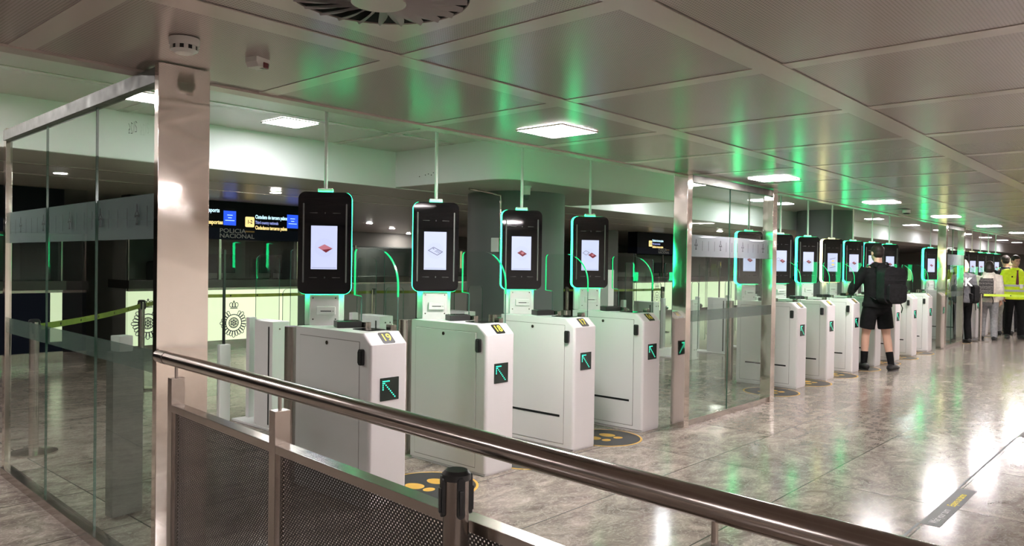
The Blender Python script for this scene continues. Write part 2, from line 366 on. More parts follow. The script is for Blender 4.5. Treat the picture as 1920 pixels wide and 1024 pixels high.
# ------------------------------------------------------------------ ceiling fittings
def ceiling_light(x, y, z, label, group=None, lm=None):
    t = thing('ceiling_light', label, 'ceiling light', (x, y, z), 0, group)
    bm = B(); h = .185
    for a in ((-h - .008, h + .008, -h - .008, -h), (-h - .008, h + .008, h, h + .008), (-h - .008, -h, -h, h), (h, h + .008, -h, h)): bx(bm, *a, -.012, -.002)
    finish('lamp_frame', bm, M_BAND, t, False)
    bm = B(); bx(bm, -h, h, -h, h, -.010, -.003); finish('diffuser', bm, lm or M_LAMP, t, False)
    return t
names = {0: 'large square ceiling light nearest the camera, above the gate numbered 16',
         1: 'square ceiling light just past the top of the first steel glass partition',
         2: 'square ceiling light above the gates past the first partition, second row panel from it',
         3: 'square ceiling light just before the top of the far glass partition',
         4: 'square ceiling light just past the far glass partition above the queueing people',
         5: 'square ceiling light farthest along the front ceiling at the right edge'}
for i in [-2] + list(range(0, 12)):  # leftmost light is added out of view to fill the left side
    x = 1.07 + 3.42 * i
    ceiling_light(x, -.565, ZC, names.get(i, 'square white ceiling light of the front row beyond the view'), 'ceiling lights of the front row')
rn = {0: 'square ceiling light in the raised recess left of the first hanging pole',
      4: 'small bright ceiling light in the recess just behind the first partition post',
      5: 'bright ceiling light in the recess right of the second column',
      6: 'bright ceiling light in the recess second to the right of the second column'}
for i in range(-2, 12):
    if i == 1: continue
    x = 1.07 + 3.42 * i
    if abs(x - 14.95) < .8: x = 12.3
    ceiling_light(x, 2.63, ZR, rn.get(i, 'square white recess ceiling light hidden from view'), 'ceiling lights in the recess', M_LAMP if i < 0 else M_LAMPR)  # leftmost one added unseen; left ones kept stronger as fill behind the glass
for yy in (-4.1, -7.6):  # unseen rows added as fill, strengths set by their effect on fronts and floor
    for i in range(-2, 12):
        ceiling_light(1.07 + 3.42 * i, yy, ZC, 'unseen square white ceiling light added in the hall behind the camera', 'added ceiling lights of the hall', M_LAMPN if yy > -5 else M_LAMPF)
def downlight(x, y, label):
    t = thing('downlight', label, 'downlight', (x, y, ZB), 0, 'round downlights over the booths')
    bm = B(); cyl(bm, (0, 0, -.012), (0, 0, -.001), .085, 24); cyl(bm, (0, 0, -.0125), (0, 0, -.0115), .07, 24); finish('lamp_ring', bm, M_WHITE2, t)
    bm = B(); cyl(bm, (0, 0, -.016), (0, 0, -.0122), .068, 24); finish('lamp_lens', bm, M_DOWN, t)
for x, y, l_ in ((3.0, 6.1, 'round downlight above the dark sign band with white and yellow text'), (9.1, 11.9, 'first of the three small downlights between the gates 19 and 18, nearest gate 19'), (11.34, 13.76, 'middle one of the three small downlights between the gates 19 and 18'), (14.2, 16.4, 'last of the three small downlights, nearest the gate 18')):
    downlight(x, y, l_)
for x, y in ((16.5, 6.1), (22, 6.1), (28, 6.1), (-2.5, 6.1), (9.5, 6.6)):
    downlight(x, y, 'round downlight over the far booths')
# swirl air vent
t = thing('air_vent', 'round white swirl air vent with curved blades in the ceiling', 'air vent', (-1.29, -1.70, ZC))
bm = B(); r0 = .30; q = .37; n = 48
ring = [bm.verts.new((r0 * math.cos(2 * PI * i / n), r0 * math.sin(2 * PI * i / n), -.006)) for i in range(n)]
sq = []
for i in range(n):
    a = 2 * PI * i / n; c, s_ = math.cos(a), math.sin(a); f = q / max(abs(c), abs(s_)); sq.append(bm.verts.new((f * c, f * s_, -.006)))
for i in range(n): bm.faces.new((ring[i], ring[(i + 1) % n], sq[(i + 1) % n], sq[i]))
rim = [bm.verts.new((r0 * math.cos(2 * PI * i / n), r0 * math.sin(2 * PI * i / n), -.001)) for i in range(n)]
for i in range(n): bm.faces.new((ring[i], rim[i], rim[(i + 1) % n], ring[(i + 1) % n]))
finish('vent_plate', bm, M_BAND, t)
bm = B(); disc(bm, 0, 0, r0 - .001, -.0015, 48); finish('vent_throat', bm, M_BLACKM, t)
nb = 24
for i in range(nb):
    a = 2 * PI * i / nb
    bm = B(); g = []
    for j in range(7):
        f = j / 6; r = .085 + (.292 - .085) * f; wdt = .010 + .030 * math.sin(PI * min(1, f * .75 + .12)) ; aa = a + .10 * f
        c, s_ = math.cos(aa), math.sin(aa)
        tx, ty = -s_, c
        g.append((Vector((r * c - tx * wdt * .5, r * s_ - ty * wdt * .5, -.0035)), Vector((r * c, r * s_, -.017 - .006 * math.sin(PI * f))), Vector((r * c + tx * wdt * .35, r * s_ + ty * wdt * .35, -.030 + .02 * f * f))))
    vv = [[bm.verts.new(p) for p in row] for row in g]
    for j in range(6):
        for e in range(2): bm.faces.new((vv[j][e], vv[j + 1][e], vv[j + 1][e + 1], vv[j][e + 1]))
    r_ = bmesh.ops.solidify(bm, geom=bm.faces[:], thickness=.0025)
    finish('vent_blade', bm, M_WHITE, t)
bm = B(); cyl(bm, (0, 0, -.03), (0, 0, -.003), .09, 32, .095); finish('vent_hub', bm, M_BAND, t)
# smoke detector and alarm
def smoke(x, y, z, label):
    t = thing('smoke_detector', label, 'smoke detector', (x, y, z))
    bm = B(); cyl(bm, (0, 0, -.030), (0, 0, 0), .056, 32, .058); finish('detector_base', bm, M_WHITE2, t)
    bm = B(); cyl(bm, (0, 0, -.046), (0, 0, -.030), .050, 32); finish('detector_chamber', bm, M_BLACK, t)
    bm = B()
    for i in range(10): a = 2 * PI * i / 10; bx(bm, .046, .0525, -.008, .008, -.047, -.029, 0, 1, Matrix.Rotation(a, 4, 'Z'))
    cyl(bm, (0, 0, -.058), (0, 0, -.046), .034, 32, .052); finish('detector_cage', bm, M_WHITE2, t)
smoke(-1.475, -.70, ZC - .004, 'round white smoke detector on the ceiling beside the tall steel post')
t = thing('alarm_sounder', 'small white ceiling alarm box with a dark red lens', 'alarm', (-1.125, -.645, ZC), .3)
bm = B(); prism(bm, [(-.04, 0), (.04, 0), (.04, -.022), (.028, -.042), (-.028, -.042), (-.04, -.022)], 'y', -.032, .032); finish('alarm_case', bm, M_WHITE2, t)
bm = B(); bx(bm, -.001, .034, -.0345, -.006, -.0435, -.016, .005); finish('alarm_lens', bm, M_RED, t)
t = thing('smoke_detector', 'far smoke detector on a bracket in the ceiling above the waiting man', 'smoke detector', (9.35, -.47, ZC - .004))
bm = B(); bx(bm, -.18, .13, -.05, .05, -.006, 0); finish('detector_plate', bm, M_GAP, t)
bm = B(); cyl(bm, (.06, 0, -.05), (.06, 0, 0), .055, 24); finish('detector_base', bm, M_WHITE2, t)
bm = B(); cyl(bm, (.06, 0, -.07), (.06, 0, -.05), .035, 24, .05); finish('detector_chamber', bm, M_BLACK, t)
# dome camera on the island soffit, conduit and junction boxes on the column
t = thing('dome_camera', 'small dome camera hanging under the soffit in front of the grey column', 'security camera', (3.66, 1.95, ZC - .006))
bm = B(); cyl(bm, (0, 0, -.02), (0, 0, 0), .06, 24); cyl(bm, (0, 0, -.10), (0, 0, -.02), .045, 24, .05); finish('camera_mount', bm, M_WHITE2, t)
bm = B(); bmesh.ops.create_uvsphere(bm, u_segments=24, v_segments=12, radius=.047, matrix=Matrix.Translation((0, 0, -.11))); finish('camera_dome', bm, M_GLASSD, t)
def colpt(a, z, r=.632): return Vector((4.47 + r * math.cos(a), 2.82 + r * math.sin(a), z))
A1 = math.radians(205)
t = thing('cable_conduit', 'steel cable conduit bending from the ceiling down the grey column', 'conduit', (0, 0, 0))
bm = B(); pth = [Vector((3.42, 2.62, ZC - .02)), Vector((3.62, 2.60, ZC - .035)), Vector((3.78, 2.585, ZC - .05)), colpt(A1, ZC - .07, .66), colpt(A1, ZC - .14, .645), colpt(A1, ZC - .24, .64), colpt(A1, 1.80, .64)]
for a, b in zip(pth, pth[1:]): cyl(bm, a, b, .012, 12)
for p in pth[1:-1]: bmesh.ops.create_uvsphere(bm, u_segments=12, v_segments=8, radius=.0122, matrix=Matrix.Translation(p))
finish('conduit_pipe', bm, M_STEEL2, t)
bm = B()
for z in (2.1, 2.25): p = colpt(A1, z, .64); cyl(bm, p - Vector((0, 0, .012)), p + Vector((0, 0, .012)), .018, 12)
finish('conduit_clip', bm, M_STEELD, t)
for da, dz, l_, sz in ((.115, 0, 'white junction box at the foot of the conduit, right of the pair', .055), (-.095, -.03, 'white junction box at the foot of the conduit, left of the pair', .05)):
    a = A1 + da; p = colpt(a, 1.76 + dz, .635)
    t = thing('junction_box', l_, 'junction box', p, a + PI / 2)
    bm = B(); bx(bm, -sz, sz, -.035, .005, -.085, .085, .006); finish('box_body', bm, M_WHITE2, t)
    bm = B(); bx(bm, -sz + .008, sz - .008, -.037, -.034, -.075, .075); finish('box_lid', bm, M_WHITE2, t, False)

# ------------------------------------------------------------------ gate kiosks
W_, D_ = .297, .803
TH = math.radians(38)
KC = Vector((.19, .755, 0))                 # post axis
Mk = Matrix.Translation(KC) @ Matrix.Rotation(-TH, 4, 'Z')   # local: x right seen from the front, -y towards the user
def ml(u, v, f): return Mk @ Vector((u, -f, v))
def screen_M(f): # matrix for drawing in the screen plane: x right, y up, z to the user
    return Mk @ Matrix.Translation((0, -f, 0)) @ Matrix(((1, 0, 0, 0), (0, 0, -1, 0), (0, 1, 0, 0), (0, 0, 0, 1)))
def build_kiosk():
    t = thing('gate_kiosk', '', 'passport gate kiosk')
    # cabinet
    bm = B()
    prof = [(0, .016), (0, 1.0), (.076, 1.068), (D_, 1.068), (D_, .016)]
    vs = prism(bm, prof, 'x', 0, W_)
    es = [e for e in bm.edges if abs(e.verts[0].co.x - e.verts[1].co.x) < 1e-4 and ((e.verts[0].co.y < .08 and e.verts[1].co.y < .08) )]
    bmesh.ops.bevel(bm, geom=es, offset=.022, segments=4, affect='EDGES', profile=.5)
    bx(bm, .008, W_ - .008, .008, D_ - .008, 0, .02)
    cab = finish('cabinet', bm, M_WHITE, t)
    bm = B()   # shadow line behind the side door
    bx(bm, -.0006, .002, .0995, .7545, .047, 1.0165); finish('door_gap', bm, M_GAP, cab, False)
    bm = B(); bx(bm, -.0035, .002, .103, .751, .051, 1.013, .002); dr = finish('side_door', bm, M_WHITE, t)
    bm = B(); cyl(bm, (-.008, .44, .985), (0, .44, .985), .013, 16); cyl(bm, (-.010, .44, .985), (-.007, .44, .985), .006, 12); finish('door_lock', bm, M_STEELD, dr)
    bm = B(); bx(bm, -.006, -.003, .14, .68, .265, .283, .001); finish('rubber_strip', bm, M_BLACKM, dr, False)
    bm = B(); prism(bm, rrect(.052, .092, .875, .973, .012), 'x', -.020, .0); prism(bm, rrect(.058, .086, .884, .964, .01), 'x', -.028, -.019); finish('handle', bm, M_BLACK, t)
    bm = B(); bx(bm, .0, W_, .004, D_, .0155, .0175); finish('plinth_line', bm, M_GAP, cab, False)
    # number plate on the slope
    sl = frame((.157, .038, 1.0352), (1, 0, 0), (0, .076, .068))
    bm = B(); prism(bm, rrect(-.048, .048, -.046, .046, .012), 'z', -.002, .0012, sl); finish('number_plate', bm, M_BLACK, t, False)
    # arrow display
    fr = frame((.153, -.0005, .722), (1, 0, 0), (0, 0, 1))
    bm = B(); prism(bm, rrect(-.073, .073, -.071, .071, .003), 'z', -.003, .0022, fr); ap = finish('arrow_display', bm, M_DOTOFF, t, False)
    bm = B(); g = .0125
    dots = [(i, 0) for i in range(5)] + [(0, i) for i in range(1, 5)] + [(i, i) for i in range(1, 9)]
    for i, j in dots: cyl(bm, fr @ Vector((-.052 + i * g * .93, .050 - j * g, .002)), fr @ Vector((-.052 + i * g * .93, .050 - j * g, .0045)), .0044, 8)
    finish('arrow_light', bm, M_DOT, ap, False)
    # post with card slot
    bm = B(); bx(bm, -.135, .128, .03, .085, 1.066, 1.30, .004, 2, Mk); finish('rear_column', bm, M_WHITE, t)
    bm = B(); bx(bm, -.098, .098, -.033, .031, 1.066, 1.284, .005, 2, Mk); po = finish('post', bm, M_WHITE, t)
    bm = B()
    for u in (-.075, .075):
        for v in (1.255, 1.11): cyl(bm, ml(u, v, .032), ml(u, v, .036), .005, 10)
    finish('screw', bm, M_STEELD, po)
    sm = Mk @ Matrix.Translation((.012, -.03, 1.165))
    bm = B(); bx(bm, -.062, .062, -.022, .002, -.024, .032, .004, 2, sm); sb = finish('slot_box', bm, M_WHITE2, po)
    bm = B(); bx(bm, -.036, .036, -.0235, -.02, -.001, .005, 0, 1, sm); bx(bm, .045, .050, -.0235, -.02, -.001, .005, 0, 1, sm); finish('card_slot', bm, M_BLACK, po, False)
    # monitor
    zb, zt = 1.282, 1.978; hw = .178
    def plate(bm, f0, f1, ins, r): prism(bm, rrect(-hw + ins, hw - ins, zb + ins, zt - ins, r, 8), 'z', f0, f1, screen_M(0) )
    bm = B(); plate(bm, .036, .050, 0, .05); mo = finish('monitor', bm, M_BLACKG, t)
    bm = B(); plate(bm, -.034, .036, -.001, .05); ringo = finish('light_ring', bm, M_LED, mo)
    bm = B(); plate(bm, -.055, -.034, .012, .04); finish('monitor_back', bm, M_WHITE, mo)
    bm = B(); prism(bm, [(-.092, 1.452), (.082, 1.452), (.082, 1.748), (-.092, 1.748)], 'z', .050, .0512, screen_M(0)); sc = finish('screen', bm, M_SCREEN, mo, False)
    bm = B(); disc(bm, -.005, 1.60, .064, .0514, 28, screen_M(0)); disc_o = finish('screen_circle', bm, M_SCREEN2, mo, False)
    for u in (-.142, .142):
        bm = B(); prism(bm, rrect(u - .005, u + .005, 1.36, 1.90, .0049, 4), 'z', .0495, .053, screen_M(0)); finish('light_bar', bm, M_GREYLED, mo)
    bm = B()
    for v in (1.835, 1.395):
        for u, s_ in ((-.075, 1), (.075, -1)): prism(bm, [(u - s_ * .028, v - .0012), (u + s_ * .02, v - .003), (u + s_ * .028, v), (u + s_ * .02, v + .003), (u - s_ * .028, v + .0012)], 'z', .0495, .0505, screen_M(0))
        prism(bm, rrect(-.004, .004, v - .006, v + .006, .0035, 3), 'z', .0495, .0506, screen_M(0))
    finish('camera_mark', bm, mat('dim_marks', (.06, .06, .06), .3), mo, False)
    bm = B(); bx(bm, -.05, .05, -.03, .02, 1.979, 2.005, .004, 2, Mk); br = finish('pole_bracket', bm, M_WHITE2, t)
    for u in (-.036, .036):
        bm = B(); cyl(bm, ml(u, 2.004, .01), ml(u, 2.010, .01), .009, 10); finish('bracket_bolt', bm, M_STEEL2, br)
    bm = B(); cyl(bm, ml(0, 1.99, .01), ml(0, ZR + .002, .01), .0125, 14); finish('hanging_pole', bm, M_WHITE, t)
    # readers on the top
    rm = Matrix.Translation((.20, .50, 1.068)) @ Matrix.Rotation(-TH * .6, 4, 'Z')
    bm = B(); bx(bm, -.083, .083, -.055, .06, .0, .045, .006, 2, rm); rd = finish('passport_reader', bm, M_BLACK, t)
    bm = B(); bx(bm, -.065, .065, -.04, .045, .0445, .047, 0, 1, rm); finish('reader_glass', bm, M_BLACKG, rd, False)
    bm = B(); prism(bm, rrect(.12, .262, .17, .345, .012), 'z', 1.067, 1.0735); finish('card_scanner', bm, M_BLACKG, t, False)
    # glass wing
    xw = .283; R = .24; y0, y1, ztop = .085, .54, 1.596
    arc = [(y0 + R - R * math.cos(a), ztop - R + R * math.sin(a)) for a in [PI / 2 * i / 14 for i in range(15)]]
    rc = .035
    arc2 = [(y1 - rc + rc * math.sin(a), ztop - rc + rc * math.cos(a)) for a in [PI / 2 * i / 6 for i in range(7)]]
    out = [(y0, 1.0685)] + arc + arc2 + [(y1, 1.282), (y1 - .068, 1.275), (y1 - .075, 1.268), (y1 - .075, 1.0685)]
    bm = B(); prism(bm, out, 'x', xw - .006, xw + .006)
    bm.faces.ensure_lookup_table(); bmesh.ops.recalc_face_normals(bm, faces=bm.faces)
    for f in bm.faces: f.material_index = 0 if abs(f.normal.x) > .5 else 1
    gw = finish('glass_wing', bm, [M_GLASSW, M_GEDGE], t, False)
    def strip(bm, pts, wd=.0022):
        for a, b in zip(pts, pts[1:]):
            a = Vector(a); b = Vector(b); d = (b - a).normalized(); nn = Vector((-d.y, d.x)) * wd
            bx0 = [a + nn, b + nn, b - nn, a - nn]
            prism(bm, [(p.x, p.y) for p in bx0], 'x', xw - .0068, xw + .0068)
    bm = B(); strip(bm, [(y0 - .0005, 1.285), (y0 - .0005, ztop - R)] + arc[:11]); finish('painted_edge_glow', bm, M_EDGE, gw, False)  # painted glow along the front edge, no lamp inside
    bm = B(); strip(bm, arc2[2:] + [(y1 + .0005, 1.282), (y1 - .066, 1.276)], .0016); finish('painted_edge_glow', bm, M_EDGE, gw, False)
    bm = B()
    for y in (.41, .15): bx(bm, xw - .022, xw + .022, y - .025, y + .025, 1.066, 1.105, .003)
    finish('glass_clamp', bm, M_STEELD, t)
    bm = B(); cyl(bm, (.05, .93, 0), (.05, .93, 1.055), .052, 28); cyl(bm, (.05, .93, .80), (.05, .93, .803), .0525, 28); finish('door_hinge_post', bm, M_STEEL2, t)
    return t
PROTO = build_kiosk()
SM = screen_M(.0516)
def icon(parent, kind):
    mo = child(parent, 'monitor')
    def P(bm, pts, z=0): poly(bm, [(x, y + 1.6) for x, y in pts], z, SM)
    if kind in ('passport', 'tilted', 'card_passport'):
        if kind == 'tilted':
            bm = B(); P(bm, [(-.045, 0), (-.002, .022), (.052, -.006), (.008, -.035)]); finish('passport_icon', bm, M_DISPL, mo, False)
            bm = B(); P(bm, [(-.018, -.016), (.052, -.006), (.008, -.035)], .0003); finish('passport_icon', bm, M_DISP, mo, False)
        else:
            dx = .016 if kind == 'card_passport' else 0
            bm = B(); P(bm, [(-.042 + dx, .004), (-.006 + dx, .027), (.045 + dx, -.004), (.006 + dx, -.029)]); finish('passport_icon', bm, M_DISP, mo, False)
            bm = B(); P(bm, [(-.014 + dx, .004), (.006 + dx, .014), (.022 + dx, .002), (.004 + dx, -.010)], .0004); P(bm, [(-.034 + dx, .008), (-.006 + dx, .024), (-.002 + dx, .0215), (-.03 + dx, .0055)], .0004); finish('passport_icon', bm, M_DISPL, mo, False)
            if kind == 'card_passport':
                bm = B(); ribbon(bm, [(-.08, 1.622), (-.05, 1.645), (-.015, 1.627), (-.045, 1.602)], .004, SM, .0005, True); finish('card_icon', bm, M_DISPD, mo, False)
    elif kind == 'card':
        bm = B(); ribbon(bm, [(-.058, 1.602), (-.018, 1.628), (.052, 1.592), (.012, 1.566)], .0045, SM, .0003, True)
        for i in range(4): ribbon(bm, [(-.008 + i * .011, 1.594 - i * .006), (.016 + i * .009, 1.606 - i * .006)], .0035, SM, .0003)
        ribbon(bm, [(-.022, 1.618), (-.014, 1.613)], .006, SM, .0004); finish('card_icon', bm, M_DISPG, mo, False)
    elif kind == 'amber':
        bm = B()
        for v in (1.665, 1.525): ribbon(bm, [(-.055, v - .012), (.045, v + .008)], .007, SM, .0003)
        finish('text_line', bm, M_DISPD, mo, False)
        bm = B()
        for v in (1.625, 1.565): P(bm, [(-.03, v - 1.6), (0, v - 1.585), (.032, v - 1.597), (0, v - 1.62)], .0003)
        finish('finger_icon', bm, M_DISPY, mo, False)
    bm = B(); ribbon(bm, [(-.085, 1.462), (.075, 1.462)], .002, SM, .0002); finish('text_line', bm, M_DISPG, mo, False)
def number(parent, txt):
    sl = frame((.157, .038, 1.0368), (1, 0, 0), (0, .076, .068))
    text('number_lettering', txt, .082, sl, M_YELLOW, child(parent, 'number_plate'), 'CENTER', .0012, .92)
S_ = 1.018
KX = {19 - i: S_ * i for i in range(4)}
KX.update({15 - i: 6.594 + S_ * i for i in range(7)}); KX.update({8 - i: 15.70 + S_ * i for i in range(8)})
klab = {19: 'white gate kiosk numbered 19, nearest the handrail', 18: 'white gate kiosk numbered 18 with a grey card outline on its screen',
        17: 'white gate kiosk numbered 17 in front of the grey column', 16: 'white gate kiosk numbered 16 beside the first steel glass partition',
        15: 'white gate kiosk seen through the glass, first past the near partition', 14: 'second white gate kiosk past the near glass partition',
        13: 'third white gate kiosk past the near partition, just left of the man in shorts', 12: 'white gate kiosk with warm yellow glowing screen rim, used by the man in shorts',
        11: 'white gate kiosk just right of the man in shorts, partly behind his backpack', 10: 'second white gate kiosk to the right of the man in shorts',
        9: 'last white gate kiosk before the far glass partition', 8: 'first white gate kiosk past the far partition, near the person in the letter hoodie',
        7: 'white gate kiosk behind the grey letter hoodie, second past the far partition', 6: 'white gate kiosk with a white glowing screen rim beside the beige hoodie',
        5: 'fourth white gate kiosk past the far partition, behind the beige hoodie', 4: 'fifth white gate kiosk past the far partition, behind the dark jacket',
        3: 'sixth white gate kiosk past the far partition, left of the fair haired person', 2: 'seventh white gate kiosk past the far partition, behind the high visibility vest',
        1: 'last white gate kiosk at the far end of the row'}
ikind = {19: 'tilted', 18: 'card', 17: 'passport', 16: 'card_passport', 12: 'amber', 14: 'card_passport'}
KS = {}
for n_ in sorted(KX, reverse=True):
    o = PROTO if n_ == 19 else dup(PROTO, (KX[n_], 0, 0))
    o['label'] = klab[n_]; o['group'] = 'passport gate kiosks'; KS[n_] = o
for n_, o in KS.items():
    number(o, str(n_)); icon(o, ikind.get(n_, 'passport'))
    led = {12: M_LEDY, 6: M_LEDW, 5: M_LEDY, 4: M_LEDY}.get(n_)
    if led:
        mo = child(o, 'monitor')
        for c in list(mo.children):
            if c.name.startswith('light_ring'):
                me = c.data.copy(); me.materials.clear(); me.materials.append(led); c.data = me
for c in list(child(PROTO, 'side_door').children):
    if c.name.startswith('rubber_strip'): bpy.data.objects.remove(c)
# ------------------------------------------------------------------ footprint stickers on the floor
def footprint(bm, cx, cy, a, sx, z):
    M = Matrix.Translation((cx, cy, 0)) @ Matrix.Rotation(a, 4, 'Z') @ Matrix.Diagonal((sx, 1, 1, 1))
    o = [(.043 * math.cos(t) * (1 - .12 * math.sin(t)) + .004 * math.sin(t), .045 + .075 * math.sin(t)) for t in [2 * PI * i / 20 for i in range(20)]]
    poly(bm, o, z, M)
    o = [(.032 * math.cos(t), -.085 + .038 * math.sin(t)) for t in [2 * PI * i / 16 for i in range(16)]]
    poly(bm, o, z, M)
DT = thing('floor_sticker', '', 'floor sticker')
bm = B(); cyl(bm, (0, 0, .0003), (0, 0, .0015), .33, 56); finish('sticker_rim', bm, M_DISCY, DT, False)
bm = B(); disc(bm, 0, 0, .312, .0019, 56); finish('sticker_disc', bm, M_DISCB, DT, False)
bm = B(); footprint(bm, -.085, .01, .12, 1.4, .0024); footprint(bm, .085, -.01, -.12, -1.4, .0024); finish('footprints', bm, M_DISCY, DT, False)
first = True
for n_ in sorted(KX, reverse=True):
    if n_ == 19: continue
    x = KX[n_] - .40 if n_ not in (15, 8) else KX[n_] - .45
    l_ = {18: 'round black floor sticker with yellow footprints, nearest the near barrier stanchion', 17: 'round black floor sticker with yellow footprints between gates 18 and 17', 16: 'round black floor sticker with yellow footprints between gates 17 and 16',
          15: 'round footprint floor sticker at the foot of the near partition', 14: 'round footprint floor sticker left of the second gate past the near partition', 13: 'round footprint floor sticker left of the third gate past the near partition',
          12: 'round footprint floor sticker under the man in shorts', 11: 'round footprint floor sticker at the right shoe of the man in shorts', 10: 'round footprint floor sticker second to the right of the man in shorts', 9: 'round footprint floor sticker left of the last gate before the far partition'}.get(n_, 'round footprint floor sticker hidden among the far queueing people')
    loc = (x, .13, 0)
    o = DT if first else dup(DT, loc)
    o.location = loc; o['label'] = l_; o['group'] = 'footprint floor stickers'; first = False

# ------------------------------------------------------------------ exit modules behind the gates
def build_exit():
    t = thing('exit_gate', '', 'exit gate')
    bm = B(); bx(bm, .73, .90, 2.33, 2.60, 0, .965, .006); bx(bm, .78, .90, 2.60, 2.72, 0, .965, .004); bp = finish('motor_post', bm, M_WHITE, t)
    bm = B(); bx(bm, .728, .732, 2.38, 2.40, .05, .92); finish('post_slot', bm, M_BLACK, bp, False)
    bm = B()
    for z in (.90, .16):
        for x in (.80, .86): cyl(bm, (x, 2.326, z), (x, 2.334, z), .008, 10)
    finish('post_screw', bm, M_STEELD, bp)
    bm = B(); bx(bm, .85, .925, 2.94, 3.0, 0, .965, .004); finish('slim_post', bm, M_WHITE, t)
    bm = B(); cyl(bm, (.925, 2.96, .80), (.95, 2.96, .80), .03, 20); cyl(bm, (.95, 2.96, .80), (.99, 2.96, .80), .036, 20); finish('door_knob', bm, M_STEELD, t)
    bm = B(); bx(bm, .72, .98, 2.36, 3.02, 0, .02, .004); finish('base_plate', bm, M_WHITE, t, False)
    bm = B(); bx(bm, .59, .70, 3.0, 3.06, 0, .72, .01); finish('door_post', bm, M_WHITE2, t)
    def pane(nm, x0, x1, y, z0, z1, r):
        bm = B(); prism(bm, rrect(x0, x1, z0, z1, r, 5), 'y', y - .005, y + .005)
        bmesh.ops.recalc_face_normals(bm, faces=bm.faces)
        for f in bm.faces: f.material_index = 0 if abs(f.normal.y) > .5 else 1
        return finish(nm, bm, [M_GLASSW, M_GEDGE], t, False)
    pane('door_glass', .16, .64, 3.03, .25, 1.62, .04)
    bm = B(); prism(bm, rrect(.632, .652, .70, 1.60, .008, 3), 'y', 3.02, 3.04); finish('door_edge_seal', bm, M_BLACK, t)
    pane('door_glass', .93, 1.18, 2.97, .18, 1.55, .05)
    pane('door_glass', .90, 1.13, 2.45, .12, 1.25, .05)
    return t
EX = build_exit()
el = {0: 'white exit gate post with glass doors seen left of gate 19', 1: 'white exit gate seen behind the glass wing of gate 19', 2: 'white exit gate seen behind the glass wing of gate 18',
      3: 'white exit gate seen behind the glass wing of gate 17', 4: 'white exit gate behind gate 16, left of the near partition'}
for i in range(0, 3):
    o = EX if i == 0 else dup(EX, (1.18 * i, 0, 0)); o['label'] = el[i]; o['group'] = 'exit gates behind the kiosks'
el2 = {0: 'white exit gate just left of the near glass partition, behind gate 16', 1: 'white exit gate seen through the near glass partition'}
for i in range(0, 5):
    o = dup(EX, (6.29 + 1.18 * i, 0, 0)); o['label'] = el2.get(i, 'white exit gate behind the far kiosks, mostly hidden'); o['group'] = 'exit gates behind the kiosks'
# wide staff lane frame behind the near partition
t = thing('lane_barrier', 'low white rail barrier between slim posts seen through the near glass partition', 'barrier', (0, 0, 0))
bm = B(); bx(bm, 4.72, 4.84, 1.55, 1.75, 0, 1.45, .006); finish('tall_post', bm, M_WHITE, t)
bm = B(); bx(bm, 4.50, 4.68, 1.60, 1.80, 0, .98, .006); finish('motor_post', bm, M_WHITE, t)
bm = B(); bx(bm, 4.84, 6.45, 1.62, 1.66, .30, .40, .004); finish('bottom_rail', bm, M_WHITE, t)
bm = B(); cyl(bm, (5.5, 1.612, .35), (5.5, 1.622, .35), .02, 14); finish('rail_button', bm, M_STEELD, t)
bm = B(); bx(bm, 4.84, 6.4, 1.636, 1.646, .42, 1.42); finish('barrier_glass', bm, M_GLASSW, t, False)

t = thing('gate_pedestal', 'brownish steel gate pedestal with a glass leaf standing just behind the left glass partition', 'gate pedestal', (-1.06, .92, 0), .12)
bm = B(); bx(bm, -.09, .09, -.04, .04, .02, .97, .004); finish('pedestal_body', bm, M_SATIN, t)
bm = B(); bx(bm, -.06, .02, -.05, .05, .97, 1.06, .004); finish('sensor_box', bm, M_WHITE2, t)
bm = B(); bx(bm, .09, .42, -.006, .006, .10, 1.05); finish('glass_leaf', bm, M_GLASSW, t, False)
bm = B(); bx(bm, .30, .42, -.03, .03, 0, .05, .004); finish('leaf_foot', bm, M_WHITE2, t)
